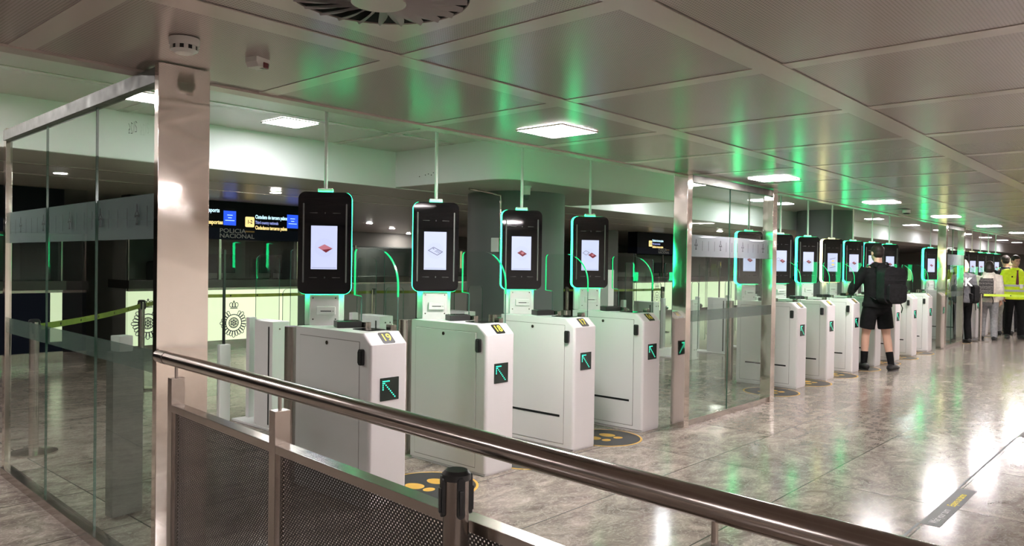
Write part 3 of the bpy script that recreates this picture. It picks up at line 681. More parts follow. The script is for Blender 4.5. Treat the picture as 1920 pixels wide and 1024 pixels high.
# ------------------------------------------------------------------ steel and glass partitions
def outline_plane(s):   # small aircraft outline pointing up, 2D
    h = [(0, 1), (.07, .82), (.08, .45), (.42, .12), (.42, 0), (.08, .14), (.07, -.35), (.18, -.5), (.18, -.58), (0, -.52)]
    return [(x * s, y * s) for x, y in h] + [(-x * s, y * s) for x, y in h[::-1][1:-1]]
def partition(label, loc, rz, L, posts, joints, marks, zt=2.30, group=None):
    """runs along local +x from 0 to L, face in the xz plane"""
    t = thing('glass_partition', label, 'glass partition', loc, rz, group)
    for (a, b, c, d) in posts:
        bm = B(); bx(bm, a, b, c, d, 0, ZC - .004, .003); finish('post', bm, M_STEEL, t)
    bm = B(); bx(bm, .02, L - .02, -.03, .03, zt, zt + .07, .003); finish('top_rail', bm, M_SATIN, t)
    bm = B(); bx(bm, .02, L - .02, -.035, .035, 0, .06, .004); finish('bottom_rail', bm, M_STEEL2, t)
    xs = [.03] + joints + [L - .03]
    for a, b in zip(xs, xs[1:]):
        bm = B(); bx(bm, a + .003, b - .003, -.006, .006, .05, zt + .005)
        bmesh.ops.recalc_face_normals(bm, faces=bm.faces)
        for f in bm.faces: f.material_index = 0 if abs(f.normal.y) > .5 else 1
        p = finish('glass_pane', bm, [M_GLASS, M_GEDGE], t, False)
        bm = B(); bx(bm, a + .004, b - .004, -.0075, -.0062, 1.60, 1.81); finish('frosted_band', bm, M_FROST, p, False)
        bm = B(); bx(bm, a + .004, b - .004, -.0075, -.0062, .98, 1.085); finish('frosted_stripe', bm, M_FROST2, p, False)
    bm = B(); n = int(L / marks)
    for fy in (-.0079, .0067):
        fr = frame((0, fy, 0), (1, 0, 0), (0, 0, 1))
        for j in range(n):
            x = .16 + j * marks
            if x > L - .1: break
            if j % 4 == 1: ribbon(bm, [(x + px, 1.705 + py) for px, py in outline_plane(.062)], .006, fr, .0, True)
            else: ribbon(bm, [(x, 1.66), (x, 1.752)], .006, fr, .0)
    finish('etched_icons', bm, M_BLACKM, t, False)
    return t
ang = math.atan2(2.63, .09)
partition('tall glass partition with three panes and aircraft icons at the left edge', (-1.36, -.25, 0), ang, 2.66,
          [(-.02, .025, -.205, .03), (2.61, 2.67, -.02, .02)], [.86, 1.73], .125)
partition('steel framed glass partition standing between gates 16 and the next block', (3.47, -.12, 0), 0, 2.03,
          [(0, .09, -.07, .075), (1.92, 2.03, -.06, .06)], [.99], .125)
partition('far steel framed glass partition in front of the person in a yellow vest', (13.33, -.06, 0), 0, 1.60,
          [(0, .12, -.07, .075), (1.50, 1.60, -.06, .06)], [.8], .14)
bm = B()
scr = frame((-1.356, -.05, 2.12), (.034, 1, 0), (0, 0, 1))
tx = thing('pen_mark', 'faint handwritten digits in pen near the top of the left glass', 'pen mark', (0, 0, 0))
for i, pts in enumerate(([(0, .02), (.016, .03), (.02, .012), (.006, .0), (.004, -.02), (.022, -.018)], [(.034, .03), (.036, -.02)], [(.05, .022), (.066, .03), (.066, .006), (.052, -.022), (.07, -.02)], [(.095, .03), (.08, .012), (.082, -.018), (.096, -.016), (.095, 0), (.083, .002)])):
    ribbon(bm, [(.02 + p[0] * 1.1, p[1]) for p in pts], .0028, scr, -.030)
finish('pen_stroke', bm, M_BLACKM, tx, False)

# ------------------------------------------------------------------ handrail and perforated barrier in front
t = thing('barrier', 'steel handrail barrier with perforated infill panels across the foreground', 'barrier', (-1.385, -.35, 0), -.075)
zr_ = 1.075
bm = B(); cyl(bm, (0, .075, zr_), (0, -4.6, zr_), .029, 40); finish('handrail', bm, M_RAIL, t)
bm = B(); cyl(bm, (0, -.03, zr_), (0, .03, zr_), .0305, 40); finish('rail_collar', bm, M_STEELD, t)
PY = [-.12, -1.06, -2.74, -4.4]
for y in PY:
    bm = B(); bx(bm, -.025, .032, y - .022, y + .022, 0, 1.0, .002); p = finish('post', bm, M_STEEL2, t)
    bm = B(); cyl(bm, (.003, y, .998), (.003, y, 1.055), .0065, 14); finish('rail_stem', bm, M_STEEL2, p)
for a, b in zip(PY, PY[1:]):
    bm = B(); bx(bm, -.024, .026, b + .022, a - .022, .858, .888, .002); bx(bm, -.020, .020, b + .022, a - .022, .10, .13, .002)
    bx(bm, -.014, .014, a - .040, a - .022, .13, .858); bx(bm, -.014, .014, b + .022, b + .040, .13, .858); f = finish('panel_frame', bm, M_STEEL2, t)
    bm = B(); v = [bm.verts.new(p) for p in ((0, b + .038, .128), (0, a - .038, .128), (0, a - .038, .86), (0, b + .038, .86))]; bm.faces.new(v); finish('perforated_sheet', bm, M_PSTEEL, f, False)

# ------------------------------------------------------------------ stanchions and belts
def build_stanchion(hgt=1.02, r=.031, post=M_STEELD):
    t = thing('stanchion', '', 'stanchion')
    bm = B(); cyl(bm, (0, 0, .02), (0, 0, hgt - .012), r, 32); finish('post', bm, post, t)
    bm = B(); cyl(bm, (0, 0, 0), (0, 0, .012), .165, 40); cyl(bm, (0, 0, .012), (0, 0, .028), .163, 40, .06); finish('base', bm, M_STEEL2, t)
    bm = B(); cyl(bm, (0, 0, hgt - .022), (0, 0, hgt - .008), r + .0035, 32); cyl(bm, (0, 0, hgt - .008), (0, 0, hgt), r + .0035, 32, r * .86); finish('top_cap', bm, M_BLACK, t)
    for i in range(4):
        a = PI / 4 + i * PI / 2 + .35
        R = Matrix.Rotation(a, 4, 'Z')
        bm = B(); prism(bm, [(p[0], p[1]) for p in rrect(-.009, .009, hgt - .108, hgt - .012, .0085, 5)], 'y', r - .004, r + .007, R); bx(bm, -.006, .006, r + .006, r + .012, hgt - .098, hgt - .04, .002, 2, R); finish('belt_clip', bm, M_BLACK, t)
    return t
ST = build_stanchion(); ST.location = (-1.612, -2.43, 0); ST['label'] = 'steel stanchion post with black top standing before the perforated barrier'; ST['group'] = 'stanchions'
ST2 = build_stanchion(1.03, .034, M_STEEL2)
sl_ = [((-.95, 2.92, 0), 'steel stanchion with round base seen through the left glass partition'), ((.83, 5.31, 0), 'dark stanchion in front of the lit counter behind the left glass'),
       ((5.65, 7.25, 0), 'stanchion post seen through the glass wing of gate 19'), ((9.9, 6.2, 0), 'stanchion post seen between gate 16 and the grey column'),
       ((15.85, -.24, 0), 'steel stanchion holding the lime belt before the queueing people'), ((16.35, -2.2, 0), 'stanchion outside the right edge holding the lime belt end'), ((2.0, 7.25, 0), 'stanchion behind the exit doors left of gate 19 holding the olive belt'), ((12.4, 5.4, 0), 'stanchion behind the right edge of gate 16 holding the olive belt')]
for i, (p, l_) in enumerate(sl_):
    o = ST2 if i == 0 else dup(ST2, p)
    o.location = p; o['label'] = l_; o['group'] = 'stanchions'
def belt(p0, p1, z, label, m=M_BELT, sag=.0, wd=.05):
    t = thing('barrier_belt', label, 'belt', (0, 0, 0))
    a = Vector(p0); b = Vector(p1); d = (b - a); L = d.length; d.normalize(); nn = Vector((-d.y, d.x, 0)) * .001
    a = a + d * .056; b = b - d * .056
    bm = B(); n = 12; rows = []
    for i in range(n + 1):
        f = i / n; p = a.lerp(b, f); zz = z - sag * 4 * f * (1 - f)
        rows.append([bm.verts.new((p.x + s_ * nn.x, p.y + s_ * nn.y, zz + q * wd / 2)) for s_, q in ((1, -1), (1, 1), (-1, 1), (-1, -1))])
    for r0, r1 in zip(rows, rows[1:]):
        for e in range(4): bm.faces.new((r0[e], r1[e], r1[(e + 1) % 4], r0[(e + 1) % 4]))
    bm.faces.new(rows[0]); bm.faces.new(rows[-1][::-1])
    finish('belt_webbing', bm, m, t)
    bm = B(); k_ = max(2, int(L / .45))
    for i in range(1, k_):
        p = a.lerp(b, i / k_); zz = z - sag * 4 * (i / k_) * (1 - i / k_)
        for s_ in (1, -1): cyl(bm, (p + nn * s_) + Vector((0, 0, zz)), (p + nn * s_ * 2.2) + Vector((0, 0, zz)), .012, 10)
    finish('belt_print', bm, M_BLACKM, t)
belt((-.95, 2.92, 0), (.83, 5.31, 0), .965, 'olive green belt stretched behind the left glass partition', sag=.02)
belt((.83, 5.31, 0), (2.0, 7.25, 0), .965, 'olive green belt crossing in front of the lit counter at its left end', sag=.02)
belt((2.0, 7.25, 0), (5.65, 7.25, 0), .965, 'olive green belt crossing the lit counter with the sunburst crest', sag=.01)
belt((5.65, 7.25, 0), (9.9, 6.2, 0), .965, 'olive green belt behind gates 18 and 17', sag=.01)
belt((9.9, 6.2, 0), (12.4, 5.4, 0), .965, 'olive green belt right of the screen of gate 16', sag=.01)
belt((15.85, -.24, 0), (16.35, -2.2, 0), .985, 'bright lime belt in front of the worker in the yellow vest', M_BELTL)

# ------------------------------------------------------------------ floor text and seam
def floor_sign(x, label):
    t = thing('floor_text_sign', label, 'floor sign', (x, -2.562, 0))
    bm = B(); bx(bm, 0, 1.0, -.055, .055, .0004, .0016); finish('sign_strip', bm, M_DISCB, t, False)
    text('sign_lettering', 'Wait your turn', .066, frame((.055, -.006, .0018), (1, 0, 0), (0, 1, 0)), mat('floor_white_print', (.6, .6, .6), .5), t, 'LEFT', .0004, .86, .0003)
    text('sign_lettering', 'Espere su turno', .066, frame((.50, -.006, .0018), (1, 0, 0), (0, 1, 0)), M_YELLOW, t, 'LEFT', .001, .82, .0003)
floor_sign(2.14, 'black floor strip reading Wait your turn Espere su turno, nearest the handrail')
floor_sign(5.40, 'black floor text strip at the right edge of the photo')
bm = B(); bx(bm, 3.14, 5.40, -2.512, -2.498, .0004, .0014); bx(bm, 6.4, 20, -2.512, -2.498, .0004, .0014); bx(bm, -1.2, 2.14, -2.512, -2.498, .0004, .0014)
struct(finish('floor_seam', bm, M_DISCB, smooth=False))

# ------------------------------------------------------------------ passport booths at the back
def crest_sun(bm, cx, cz, s, M):
    """sunburst badge with a crown drawn in line work"""
    def circ(r, n=28, ox=0, oz=0): return [(cx + ox + r * math.cos(2 * PI * i / n), cz + oz + r * math.sin(2 * PI * i / n)) for i in range(n)]
    wd = .016 * s / .26
    ribbon(bm, circ(s * .60), wd, M, 0, True); ribbon(bm, circ(s * .36), wd, M, 0, True); ribbon(bm, circ(s * .15), wd * .8, M, 0, True)
    n = 24
    for i in range(n):
        a = 2 * PI * i / n
        if abs(a - PI / 2) < .30: continue
        rr = s * (1.0 if i % 3 == 0 else .92)
        da = 2 * PI / n * .42
        ribbon(bm, [(cx + s * .62 * math.cos(a - da), cz + s * .62 * math.sin(a - da)), (cx + rr * math.cos(a - da * .9), cz + rr * math.sin(a - da * .9)), (cx + rr * 1.05 * math.cos(a), cz + rr * 1.05 * math.sin(a)), (cx + rr * math.cos(a + da * .9), cz + rr * math.sin(a + da * .9)), (cx + s * .62 * math.cos(a + da), cz + s * .62 * math.sin(a + da))], wd * .7, M)
    for i in range(6):
        a = PI / 6 + i * PI / 3
        ribbon(bm, [(cx, cz), (cx + s * .34 * math.cos(a), cz + s * .34 * math.sin(a))], wd * .7, M)
        ribbon(bm, circ(s * .07, 10, s * .23 * math.cos(a + .5), s * .23 * math.sin(a + .5)), wd * .6, M, 0, True)
    ky = cz + s * 1.25
    ribbon(bm, [(cx - s * .26, ky - s * .20), (cx + s * .26, ky - s * .20)], wd, M); ribbon(bm, [(cx - s * .24, ky - s * .12), (cx + s * .24, ky - s * .12)], wd * .7, M)
    for ox in (-.2, 0, .2): ribbon(bm, [(cx + s * (ox + .13 * math.cos(t)), ky + s * .04 + s * .16 * math.sin(t)) for t in [2 * PI * i / 14 for i in range(14)]], wd * .7, M, 0, True)
    ribbon(bm, [(cx, ky + s * .2), (cx, ky + s * .34)], wd * .8, M); ribbon(bm, [(cx - s * .06, ky + s * .28), (cx + s * .06, ky + s * .28)], wd * .8, M)
def crest_shield(bm, cx, cz, s, M):
    wd = .014 * s / .26
    o = [(0, .85), (.3, .95), (.55, .7), (.75, .75), (.7, .45), (.85, .2), (.68, 0), (.8, -.3), (.6, -.4), (.5, -.72), (.25, -.68), (0, -1)]
    o = o + [(-x, y) for x, y in o[::-1][1:-1]]
    ribbon(bm, [(cx + s * x * .8, cz + s * y) for x, y in o], wd, M, 0, True)
    ov = [(cx + s * .42 * math.cos(t), cz + s * .55 * math.sin(t)) for t in [2 * PI * i / 24 for i in range(24)]]
    ribbon(bm, ov, wd, M, 0, True)
    ribbon(bm, [(cx - s * .2, cz + s * .25), (cx + s * .2, cz + s * .25), (cx + s * .2, cz - s * .1), (cx, cz - s * .32), (cx - s * .2, cz - s * .1)], wd, M, 0, True)
    ribbon(bm, [(cx, cz + s * .25), (cx, cz - s * .3)], wd * .8, M); ribbon(bm, [(cx - s * .2, cz + s * .03), (cx + s * .2, cz + s * .03)], wd * .8, M)
    ky = cz + s * 1.2
    ribbon(bm, [(cx - s * .36, ky - s * .14), (cx + s * .36, ky - s * .14)], wd, M); ribbon(bm, [(cx - s * .34, ky - s * .04), (cx + s * .34, ky - s * .04)], wd * .8, M)
    for ox in (-.24, 0, .24): ribbon(bm, [(cx + s * (ox + .15 * math.cos(t)), ky + s * .12 + s * .18 * math.sin(t)) for t in [2 * PI * i / 14 for i in range(14)]], wd * .7, M, 0, True)
def booth(label, x, y, L, lit, signs, crest=None, sign_off=0., group='passport control booths'):
    t = thing('passport_booth', label, 'passport booth', (x, y, 0), 0, group)
    bm = B(); bx(bm, 0, L, .0, 1.9, .0, .16); finish('plinth', bm, M_STEEL2, t, False)
    bm = B(); bx(bm, 0, L, .02, .10, .16, 1.0); cp = finish('counter_panel', bm, M_LITPANEL if lit else (M_SIGNBLUE if lit is None else M_LITDIM), t, False)
    bm = B(); bx(bm, -.02, L + .02, -.06, .75, 1.04, 1.17, .006); finish('counter_top', bm, M_COUNTER, t)
    bm = B(); bx(bm, 0, L, .01, .06, 1.0, 1.04); finish('counter_trim', bm, M_STEEL2, t, False)
    bm = B(); bx(bm, 0, L, .04, .05, 1.17, 1.85); finish('booth_glass', bm, M_GLASSD, t, False)
    nm = max(2, int(L / 1.5))
    for i in range(nm + 1):
        xx = i * L / nm
        bm = B(); bx(bm, max(0, xx - .02), min(L, xx + .02), .03, .07, 1.17, 1.86); finish('mullion', bm, M_STEELD, t, False)
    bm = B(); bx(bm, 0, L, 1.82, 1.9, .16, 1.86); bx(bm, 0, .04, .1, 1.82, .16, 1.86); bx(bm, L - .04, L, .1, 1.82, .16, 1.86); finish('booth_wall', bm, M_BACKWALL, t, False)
    if signs is not None:
        bm = B(); bx(bm, 0, L, -.02, .30, 2.03, ZB - .005); sg = finish('sign_band', bm, M_SIGNB, t, False)
        bm = B(); bx(bm, 0, L, -.022, .30, 1.845, 2.03); sb = finish('sign_base', bm, M_SIGNBLUE, t, False)
        def TM(px, pz): return frame((px, -.0215, pz), (1, 0, 0), (0, 0, 1))
        for px, kind in signs:
            px += sign_off
            if kind == 'third':
                bm = B(); prism(bm, rrect(px, px + .165, 2.065, 2.24, .02), 'y', -.026, -.019); finish('number_icon', bm, M_TY, sg, False)
                text('icon_lettering', '1-2', .09, frame((px + .082, -.0265, 2.15), (1, 0, 0), (0, 0, 1)), M_SIGNB, sg, 'CENTER', .002, .8)
                text('sign_lettering', 'Ciutadans de tercers països', .088, TM(px + .185, 2.245), M_TW, sg, 'LEFT', .003, .63)
                text('sign_lettering', 'Third country nationals', .074, TM(px + .185, 2.15), M_TL, sg, 'LEFT', .001, .63)
                text('sign_lettering', 'Ciudadanos terceros países', .088, TM(px + .185, 2.06), M_TY, sg, 'LEFT', .003, .63)
            elif kind == 'pass':
                text('sign_lettering', 'o passaports', .094, TM(px, 2.315), M_TW, sg, 'RIGHT', .003, .78)
                text('sign_lettering', 'rts', .078, TM(px - .39, 2.215), M_TL, sg, 'LEFT', .001, .78)
                text('sign_lettering', 'os pasaportes', .094, TM(px + .06, 2.12), M_TY, sg, 'RIGHT', .003, .78)
            if kind in ('pass', 'blue'):
                bm = B(); bx(bm, px + .07, px + .29, -.026, -.019, 2.08, 2.32); finish('blue_icon', bm, M_BLUE, sg, False)
                bm = B()
                for i, wv in enumerate((.045, .03, .08)): ribbon(bm, [(px + .18 - wv, 2.25 - i * .045), (px + .18 + wv, 2.25 - i * .045)], .010, frame((0, -.0265, 0), (1, 0, 0), (0, 0, 1)), .0003)
                finish('icon_lettering', bm, M_TW, sg, False)
            elif kind == 'police':
                text('police_lettering', 'POLICIA', .10, frame((px, -.0235, 1.985), (1, 0, 0), (0, 0, 1)), M_GREYTXT, sb, 'LEFT', .001, 1.28)
                text('police_lettering', 'NACIONAL', .10, frame((px, -.0235, 1.90), (1, 0, 0), (0, 0, 1)), M_GREYTXT, sb, 'LEFT', .001, 1.22)
                bm = B(); bx(bm, px + .46, px + .63, -.025, -.02, 1.975, 2.0); finish('flag_stripe', bm, M_FLAG, sb, False)
    if crest:
        for kind, cx, cz, s in crest:
            bm = B(); (crest_sun if kind == 'sun' else crest_shield)(bm, cx, cz, s, frame((0, .0185, 0), (1, 0, 0), (0, 0, 1))); finish('crest', bm, M_CREST, cp, False)
    return t
booth('passport booth with cream lit counter and sunburst crest left of gate 19', 1.9, 8.4, 2.95, True, [(1.43, 'pass'), (1.89, 'third'), (2.62, 'blue'), (1.43, 'police')], [('sun', 1.72, .44, .235), ('sun', .30, .50, .24)])
NB = None
LB = booth('dark passport booth behind the left glass partition', -3.4, 8.4, 4.4, None, [(2.0, 'pass'), (2.5, 'third'), (1.1, 'police')], None)
booth('unlit dark passport booth between gates 19 and 17', 5.6, 10.2, 7.4, False, None)
NB = booth('passport booth with a shield crest behind gate 16', 15.95, 8.4, 7.6, True, [(.62, 'third'), (2.2, 'third'), (1.15, 'police')], [('shield', 1.18, .55, .30)])
booth('dark passport booth far behind the waiting man in shorts', 26.5, 7.5, 9.0, False, [(2.0, 'third'), (5.0, 'third')], None)
bm = B(); bx(bm, 4.24, 4.39, .005, .02, .30, 1.0); finish('lit_end_panel', bm, M_LITPANEL, LB, False)
bm = B(); bx(bm, 4.92, 5.20, -.03, .0, 1.46, 1.70); npl = finish('counter_number_plate', bm, M_BLACK, NB, False)
text('number_lettering', '14', .2, frame((5.06, -.032, 1.575), (1, 0, 0), (0, 0, 1)), M_YELLOW, npl, 'CENTER', .003)
# items on the counters
def desk_monitor(x, y, rz, label):
    t = thing('desk_monitor', label, 'monitor', (x, y, 1.17), rz)
    bm = B(); bx(bm, -.11, .11, -.08, .08, 0, .015, .004); bx(bm, -.025, .025, .01, .04, .01, .16); finish('monitor_stand', bm, M_BLACK, t)
    bm = B(); bx(bm, -.27, .27, -.02, .02, .10, .43, .006); finish('monitor_case', bm, M_BLACK, t)
    bm = B(); bx(bm, -.25, .25, -.024, -.0195, .125, .41); finish('screen', bm, M_BLACKG, t, False)
desk_monitor(3.62, 8.95, 2.6, 'dark desk monitor behind the booth glass left of gate 19')
desk_monitor(4.55, 8.85, 3.4, 'dark desk monitor at the right end of the booth left of gate 19')
desk_monitor(18.2, 9.0, 3.0, 'dark desk monitor in the booth behind gate 16')
for x, y, l_ in ((3.0, 9.6, 'black office chair behind the booth glass left of gate 19'), (17.6, 9.7, 'black office chair in the booth behind gate 16')):
    t = thing('office_chair', l_, 'office chair', (x, y, .16))
    bm = B(); bx(bm, -.25, .25, -.25, .25, .44, .52, .03); finish('seat', bm, M_BLACKM, t)
    bm = B(); bx(bm, -.24, .24, .2, .27, .60, 1.30, .05, 3); finish('backrest', bm, M_BLACKM, t)
    bm = B(); cyl(bm, (0, 0, .05), (0, 0, .45), .03, 14); bx(bm, -.03, .03, .22, .25, .48, .7)
    for i in range(5): a = 2 * PI * i / 5; cyl(bm, (0, 0, .07), (.28 * math.cos(a), .28 * math.sin(a), .03), .02, 10)
    finish('chair_base', bm, M_BLACK, t)
# grey pier between the far booths
bm = B(); bx(bm, 14.6, 15.3, 8.6, 9.3, 0, ZB - .002); struct(finish('column', bm, M_COLUMN, smooth=False))

# ------------------------------------------------------------------ people
def tube(bm, pts, radii, n=16, flat0=False, flat1=False):
    pts = [Vector(p) for p in pts]; rr = [(r, r) if isinstance(r, (int, float)) else r for r in radii]
    rows = []
    N = len(pts)
    def ring(c, side, fwd, rx, ry): return [bm.verts.new(c + side * rx * math.cos(2 * PI * i / n) + fwd * ry * math.sin(2 * PI * i / n)) for i in range(n)]
    for i in range(N):
        tg = (pts[min(i + 1, N - 1)] - pts[max(i - 1, 0)]).normalized()
        ref = Vector((1, 0, 0)) if abs(tg.x) < .85 else Vector((0, 0, 1))
        side = (ref - tg * ref.dot(tg)).normalized(); fwd = tg.cross(side)
        rx, ry = rr[i]
        if i == 0 and not flat0:
            m_ = min(rx, ry)
            for s_ in (.35, .75): rows.append(ring(pts[0] - tg * m_ * math.sqrt(1 - s_ * s_) * .8, side, fwd, rx * s_, ry * s_))
        rows.append(ring(pts[i], side, fwd, rx, ry))
        if i == N - 1 and not flat1:
            m_ = min(rx, ry)
            for s_ in (.75, .35): rows.append(ring(pts[i] + tg * m_ * math.sqrt(1 - s_ * s_) * .8, side, fwd, rx * s_, ry * s_))
    for a, b in zip(rows, rows[1:]):
        for i in range(n): bm.faces.new((a[i], a[(i + 1) % n], b[(i + 1) % n], b[i]))
    bm.faces.new(rows[0][::-1]); bm.faces.new(rows[-1])
def ball(bm, c, r, M=None, u=20, v=14):
    m = Matrix.Translation(c) @ Matrix.Diagonal((r[0], r[1], r[2], 1))
    if M is not None: m = M @ m
    return bmesh.ops.create_uvsphere(bm, u_segments=u, v_segments=v, radius=1, matrix=m)['verts']
def remesh(bm, voxel, smooth=3):
    bmesh.ops.recalc_face_normals(bm, faces=bm.faces)
    me = bpy.data.meshes.new('tmp'); bm.to_mesh(me); bm.free()
    o = bpy.data.objects.new('tmp', me); COL.objects.link(o)
    md = o.modifiers.new('r', 'REMESH'); md.mode = 'VOXEL'; md.voxel_size = voxel
    if smooth:
        ms = o.modifiers.new('s', 'SMOOTH'); ms.iterations = smooth; ms.factor = .5
    bpy.context.view_layer.update()
    m2 = bpy.data.meshes.new_from_object(o.evaluated_get(bpy.context.evaluated_depsgraph_get()))
    bpy.data.objects.remove(o); bpy.data.meshes.remove(me)
    b2 = B(); b2.from_mesh(m2); bpy.data.meshes.remove(m2)
    return b2
def hand(bm, wrist, d, curl=.5, side=1, thumb_up=Vector((0, 0, 1))):
    """palm, five fingers bent by curl, along direction d"""
    d = Vector(d).normalized(); ax = Vector(thumb_up) - d * Vector(thumb_up).dot(d); ax.normalize(); nrm = d.cross(ax) * side
    w0 = Vector(wrist)
    tube(bm, [w0, w0 + d * .03, w0 + d * .085], [(.024, .02), (.036, .017), (.040, .014)], 12)
    for i, (o, ln) in enumerate(((.030, .072), (.010, .080), (-.010, .074), (-.029, .058))):
        p = w0 + d * .085 + ax * o; dd = d.copy(); pts = [p - d * .015, p]
        for s_ in range(3):
            dd = (dd * math.cos(curl * .7) + nrm * math.sin(curl * .7)).normalized(); p = p + dd * ln / 3; pts.append(p)
        tube(bm, pts, [.0095, .009, .0085, .008, .007], 8)
    p = w0 + d * .03 + ax * .026; dd = (d * .75 + ax * .65 + nrm * .2).normalized()
    tube(bm, [p, p + dd * .03, p + dd * .055 + nrm * .006, p + dd * .072 + nrm * .014], [.012, .0105, .009, .0075], 8)
def person(name_label, loc, rz, H=1.78, pose=None, skin=M_SKIN, hair=M_HAIRB, hair_len=0., top=M_CBLACK, top_name='jacket', bottom=M_CBLACK, shorts=False, hood=False, head_turn=0., head_tilt=0., build=1.0, shoe=M_SHOE, sleeve=True, vox=.011, hem=.86, wide=1.0, headphone=False):
    k = H / 1.78
    t = thing('person', name_label, 'person', loc, rz)
    P = dict(hipL=(-.095, 0, .93), hipR=(.095, 0, .93), kneeL=(-.11, .02, .50), kneeR=(.11, .02, .50), ankL=(-.12, -.02, .085), ankR=(.12, -.02, .085), toeL=0., toeR=0.,
             shL=(-.185, 0, 1.43), shR=(.185, 0, 1.43), elL=(-.235, -.03, 1.14), elR=(.235, -.03, 1.14), wrL=(-.225, .06, .90), wrR=(.225, .06, .90), lean=0., hdL=(0, .2, -1), hdR=(0, .2, -1), curl=.5)
    if pose: P.update(pose)
    V = {a: (Vector(b) * k if isinstance(b, tuple) else b) for a, b in P.items()}
    lean = P['lean']
    def sp(z): return Vector((0, lean * max(0, z - .93), z)) * k
    for s_ in ('shL', 'shR'): V[s_] = V[s_] + Vector((0, lean * .5 * k, 0))
    b_ = build
    tors = [sp(.88), sp(.97), sp(1.08), sp(1.22), sp(1.35), sp(1.43), sp(1.48), sp(1.53), sp(1.59)]
    tr = [(.155 * b_, .105), (.165 * b_, .112), (.150 * b_, .108), (.160 * b_, .115), (.178 * b_, .115), (.160 * b_, .092), (.085, .068), (.057, .058), (.054, .056)]
    tr = [(a * k, c * k) for a, c in tr]
    HC = sp(1.668) + Vector((0, .025 * k, 0))
    HM = Matrix.Translation(HC) @ Matrix.Rotation(head_turn, 4, 'Z') @ Matrix.Rotation(head_tilt, 4, 'X') @ Matrix.Scale(k, 4)
    bm = B()
    tube(bm, tors, tr, 22)
    ball(bm, (0, -.004, .022), (.076, .096, .092), HM); ball(bm, (0, .022, -.045), (.060, .074, .068), HM)     # cranium, jaw
    tube(bm, [HM @ Vector((0, .085, .012)), HM @ Vector((0, .104, -.012)), HM @ Vector((0, .111, -.026))], [.009 * k, .012 * k, .014 * k], 10)
    for s_ in (-1, 1):
        ball(bm, (s_ * .079, -.008, -.008), (.010, .020, .033), HM, 12, 8); ball(bm, (s_ * .030, .080, .022), (.022, .014, .010), HM, 10, 8)
    ball(bm, (0, .092, -.062), (.024, .010, .010), HM, 12, 8); ball(bm, (0, .082, -.095), (.022, .018, .018), HM, 12, 8)
    for q in 'LR':
        hp, kn, an = V['hip' + q], V['knee' + q], V['ank' + q]
        a = P['toe' + q]; td = Vector((math.sin(a), math.cos(a), 0))
        tube(bm, [hp, hp.lerp(kn, .45), kn.lerp(hp, .08), kn, kn.lerp(an, .30), kn.lerp(an, .7), an, an - Vector((0, 0, .04 * k))], [x * k for x in (.090 * b_, .080 * b_, .058, .055, .056, .043, .036, .038)], 16)
        tube(bm, [an - td * .045 * k - Vector((0, 0, .042 * k)), an + td * .06 * k - Vector((0, 0, .045 * k)), an + td * .165 * k - Vector((0, 0, .058 * k))], [x * k for x in (.036, .04, .028)], 12)
        sh, el, wr = V['sh' + q], V['el' + q], V['wr' + q]
        tube(bm, [sh * .75 + sp(1.42) * .25, sh, sh.lerp(el, .5), el, el.lerp(wr, .3), el.lerp(wr, .85), wr], [x * k for x in (.06, .056, .048, .041, .041, .031, .027)], 14)
        hand(bm, wr, P['hd' + q], P['curl'], 1 if q == 'L' else -1, Vector((.3 if q == 'L' else -.3, 1, .2)) if abs(Vector(P['hd' + q]).normalized().y) < .8 else Vector((1 if q == 'L' else -1, 0, .6)))
    bm = remesh(bm, vox * .72, 2); body = finish('body', bm, skin, t)
    # eyes and brows
    bm = B()
    for s_ in (-1, 1):
        ball(bm, (s_ * .031, .0915, .012), (.011, .006, .006), HM, 10, 6); ball(bm, (s_ * .032, .091, .030), (.018, .007, .004), HM, 10, 6)
    finish('eyes', bm, M_HAIRB, t)
    # hair
    bm = B(); ball(bm, (0, -.012, .040), (.084, .100, .088), HM)
    if hair_len > .1:
        tube(bm, [HM @ Vector((0, -.05, .03)), HM @ Vector((0, -.085, -.06)), HM @ Vector((0, -.095, -hair_len))], [(.083 * k, .06 * k), (.085 * k, .05 * k), (.06 * k, .03 * k)], 16)
        for s_ in (-1, 1): tube(bm, [HM @ Vector((s_ * .07, -.02, .03)), HM @ Vector((s_ * .078, -.02, -.06)), HM @ Vector((s_ * .07, -.04, -hair_len * .8))], [.028 * k, .03 * k, .018 * k], 10)
    else:
        ball(bm, (0, -.040, -.005), (.074, .068, .075), HM)
    if hair_len <= .1:
        geom = [v for v in bm.verts if (HM.inverted() @ v.co).y > .055 and (HM.inverted() @ v.co).z < .055]
        bmesh.ops.delete(bm, geom=geom, context='VERTS')
        bmesh.ops.holes_fill(bm, edges=[e for e in bm.edges if e.is_boundary], sides=0)
    bm = remesh(bm, vox * .7, 1); finish('hair', bm, hair, t)
    # top garment
    g = .022 * k * wide
    bm = B()
    hs = [sp(hem), sp(hem + .06)] + tors[1:6] + [sp(1.47)]
    hr = [(.175 * b_ * k * wide + .0, .135 * k * wide), (.176 * b_ * k * wide, .132 * k * wide)] + [(a + g, c + g) for a, c in tr[1:6]] + [(.105 * k, .088 * k)]
    tube(bm, hs, hr, 24, True, False)
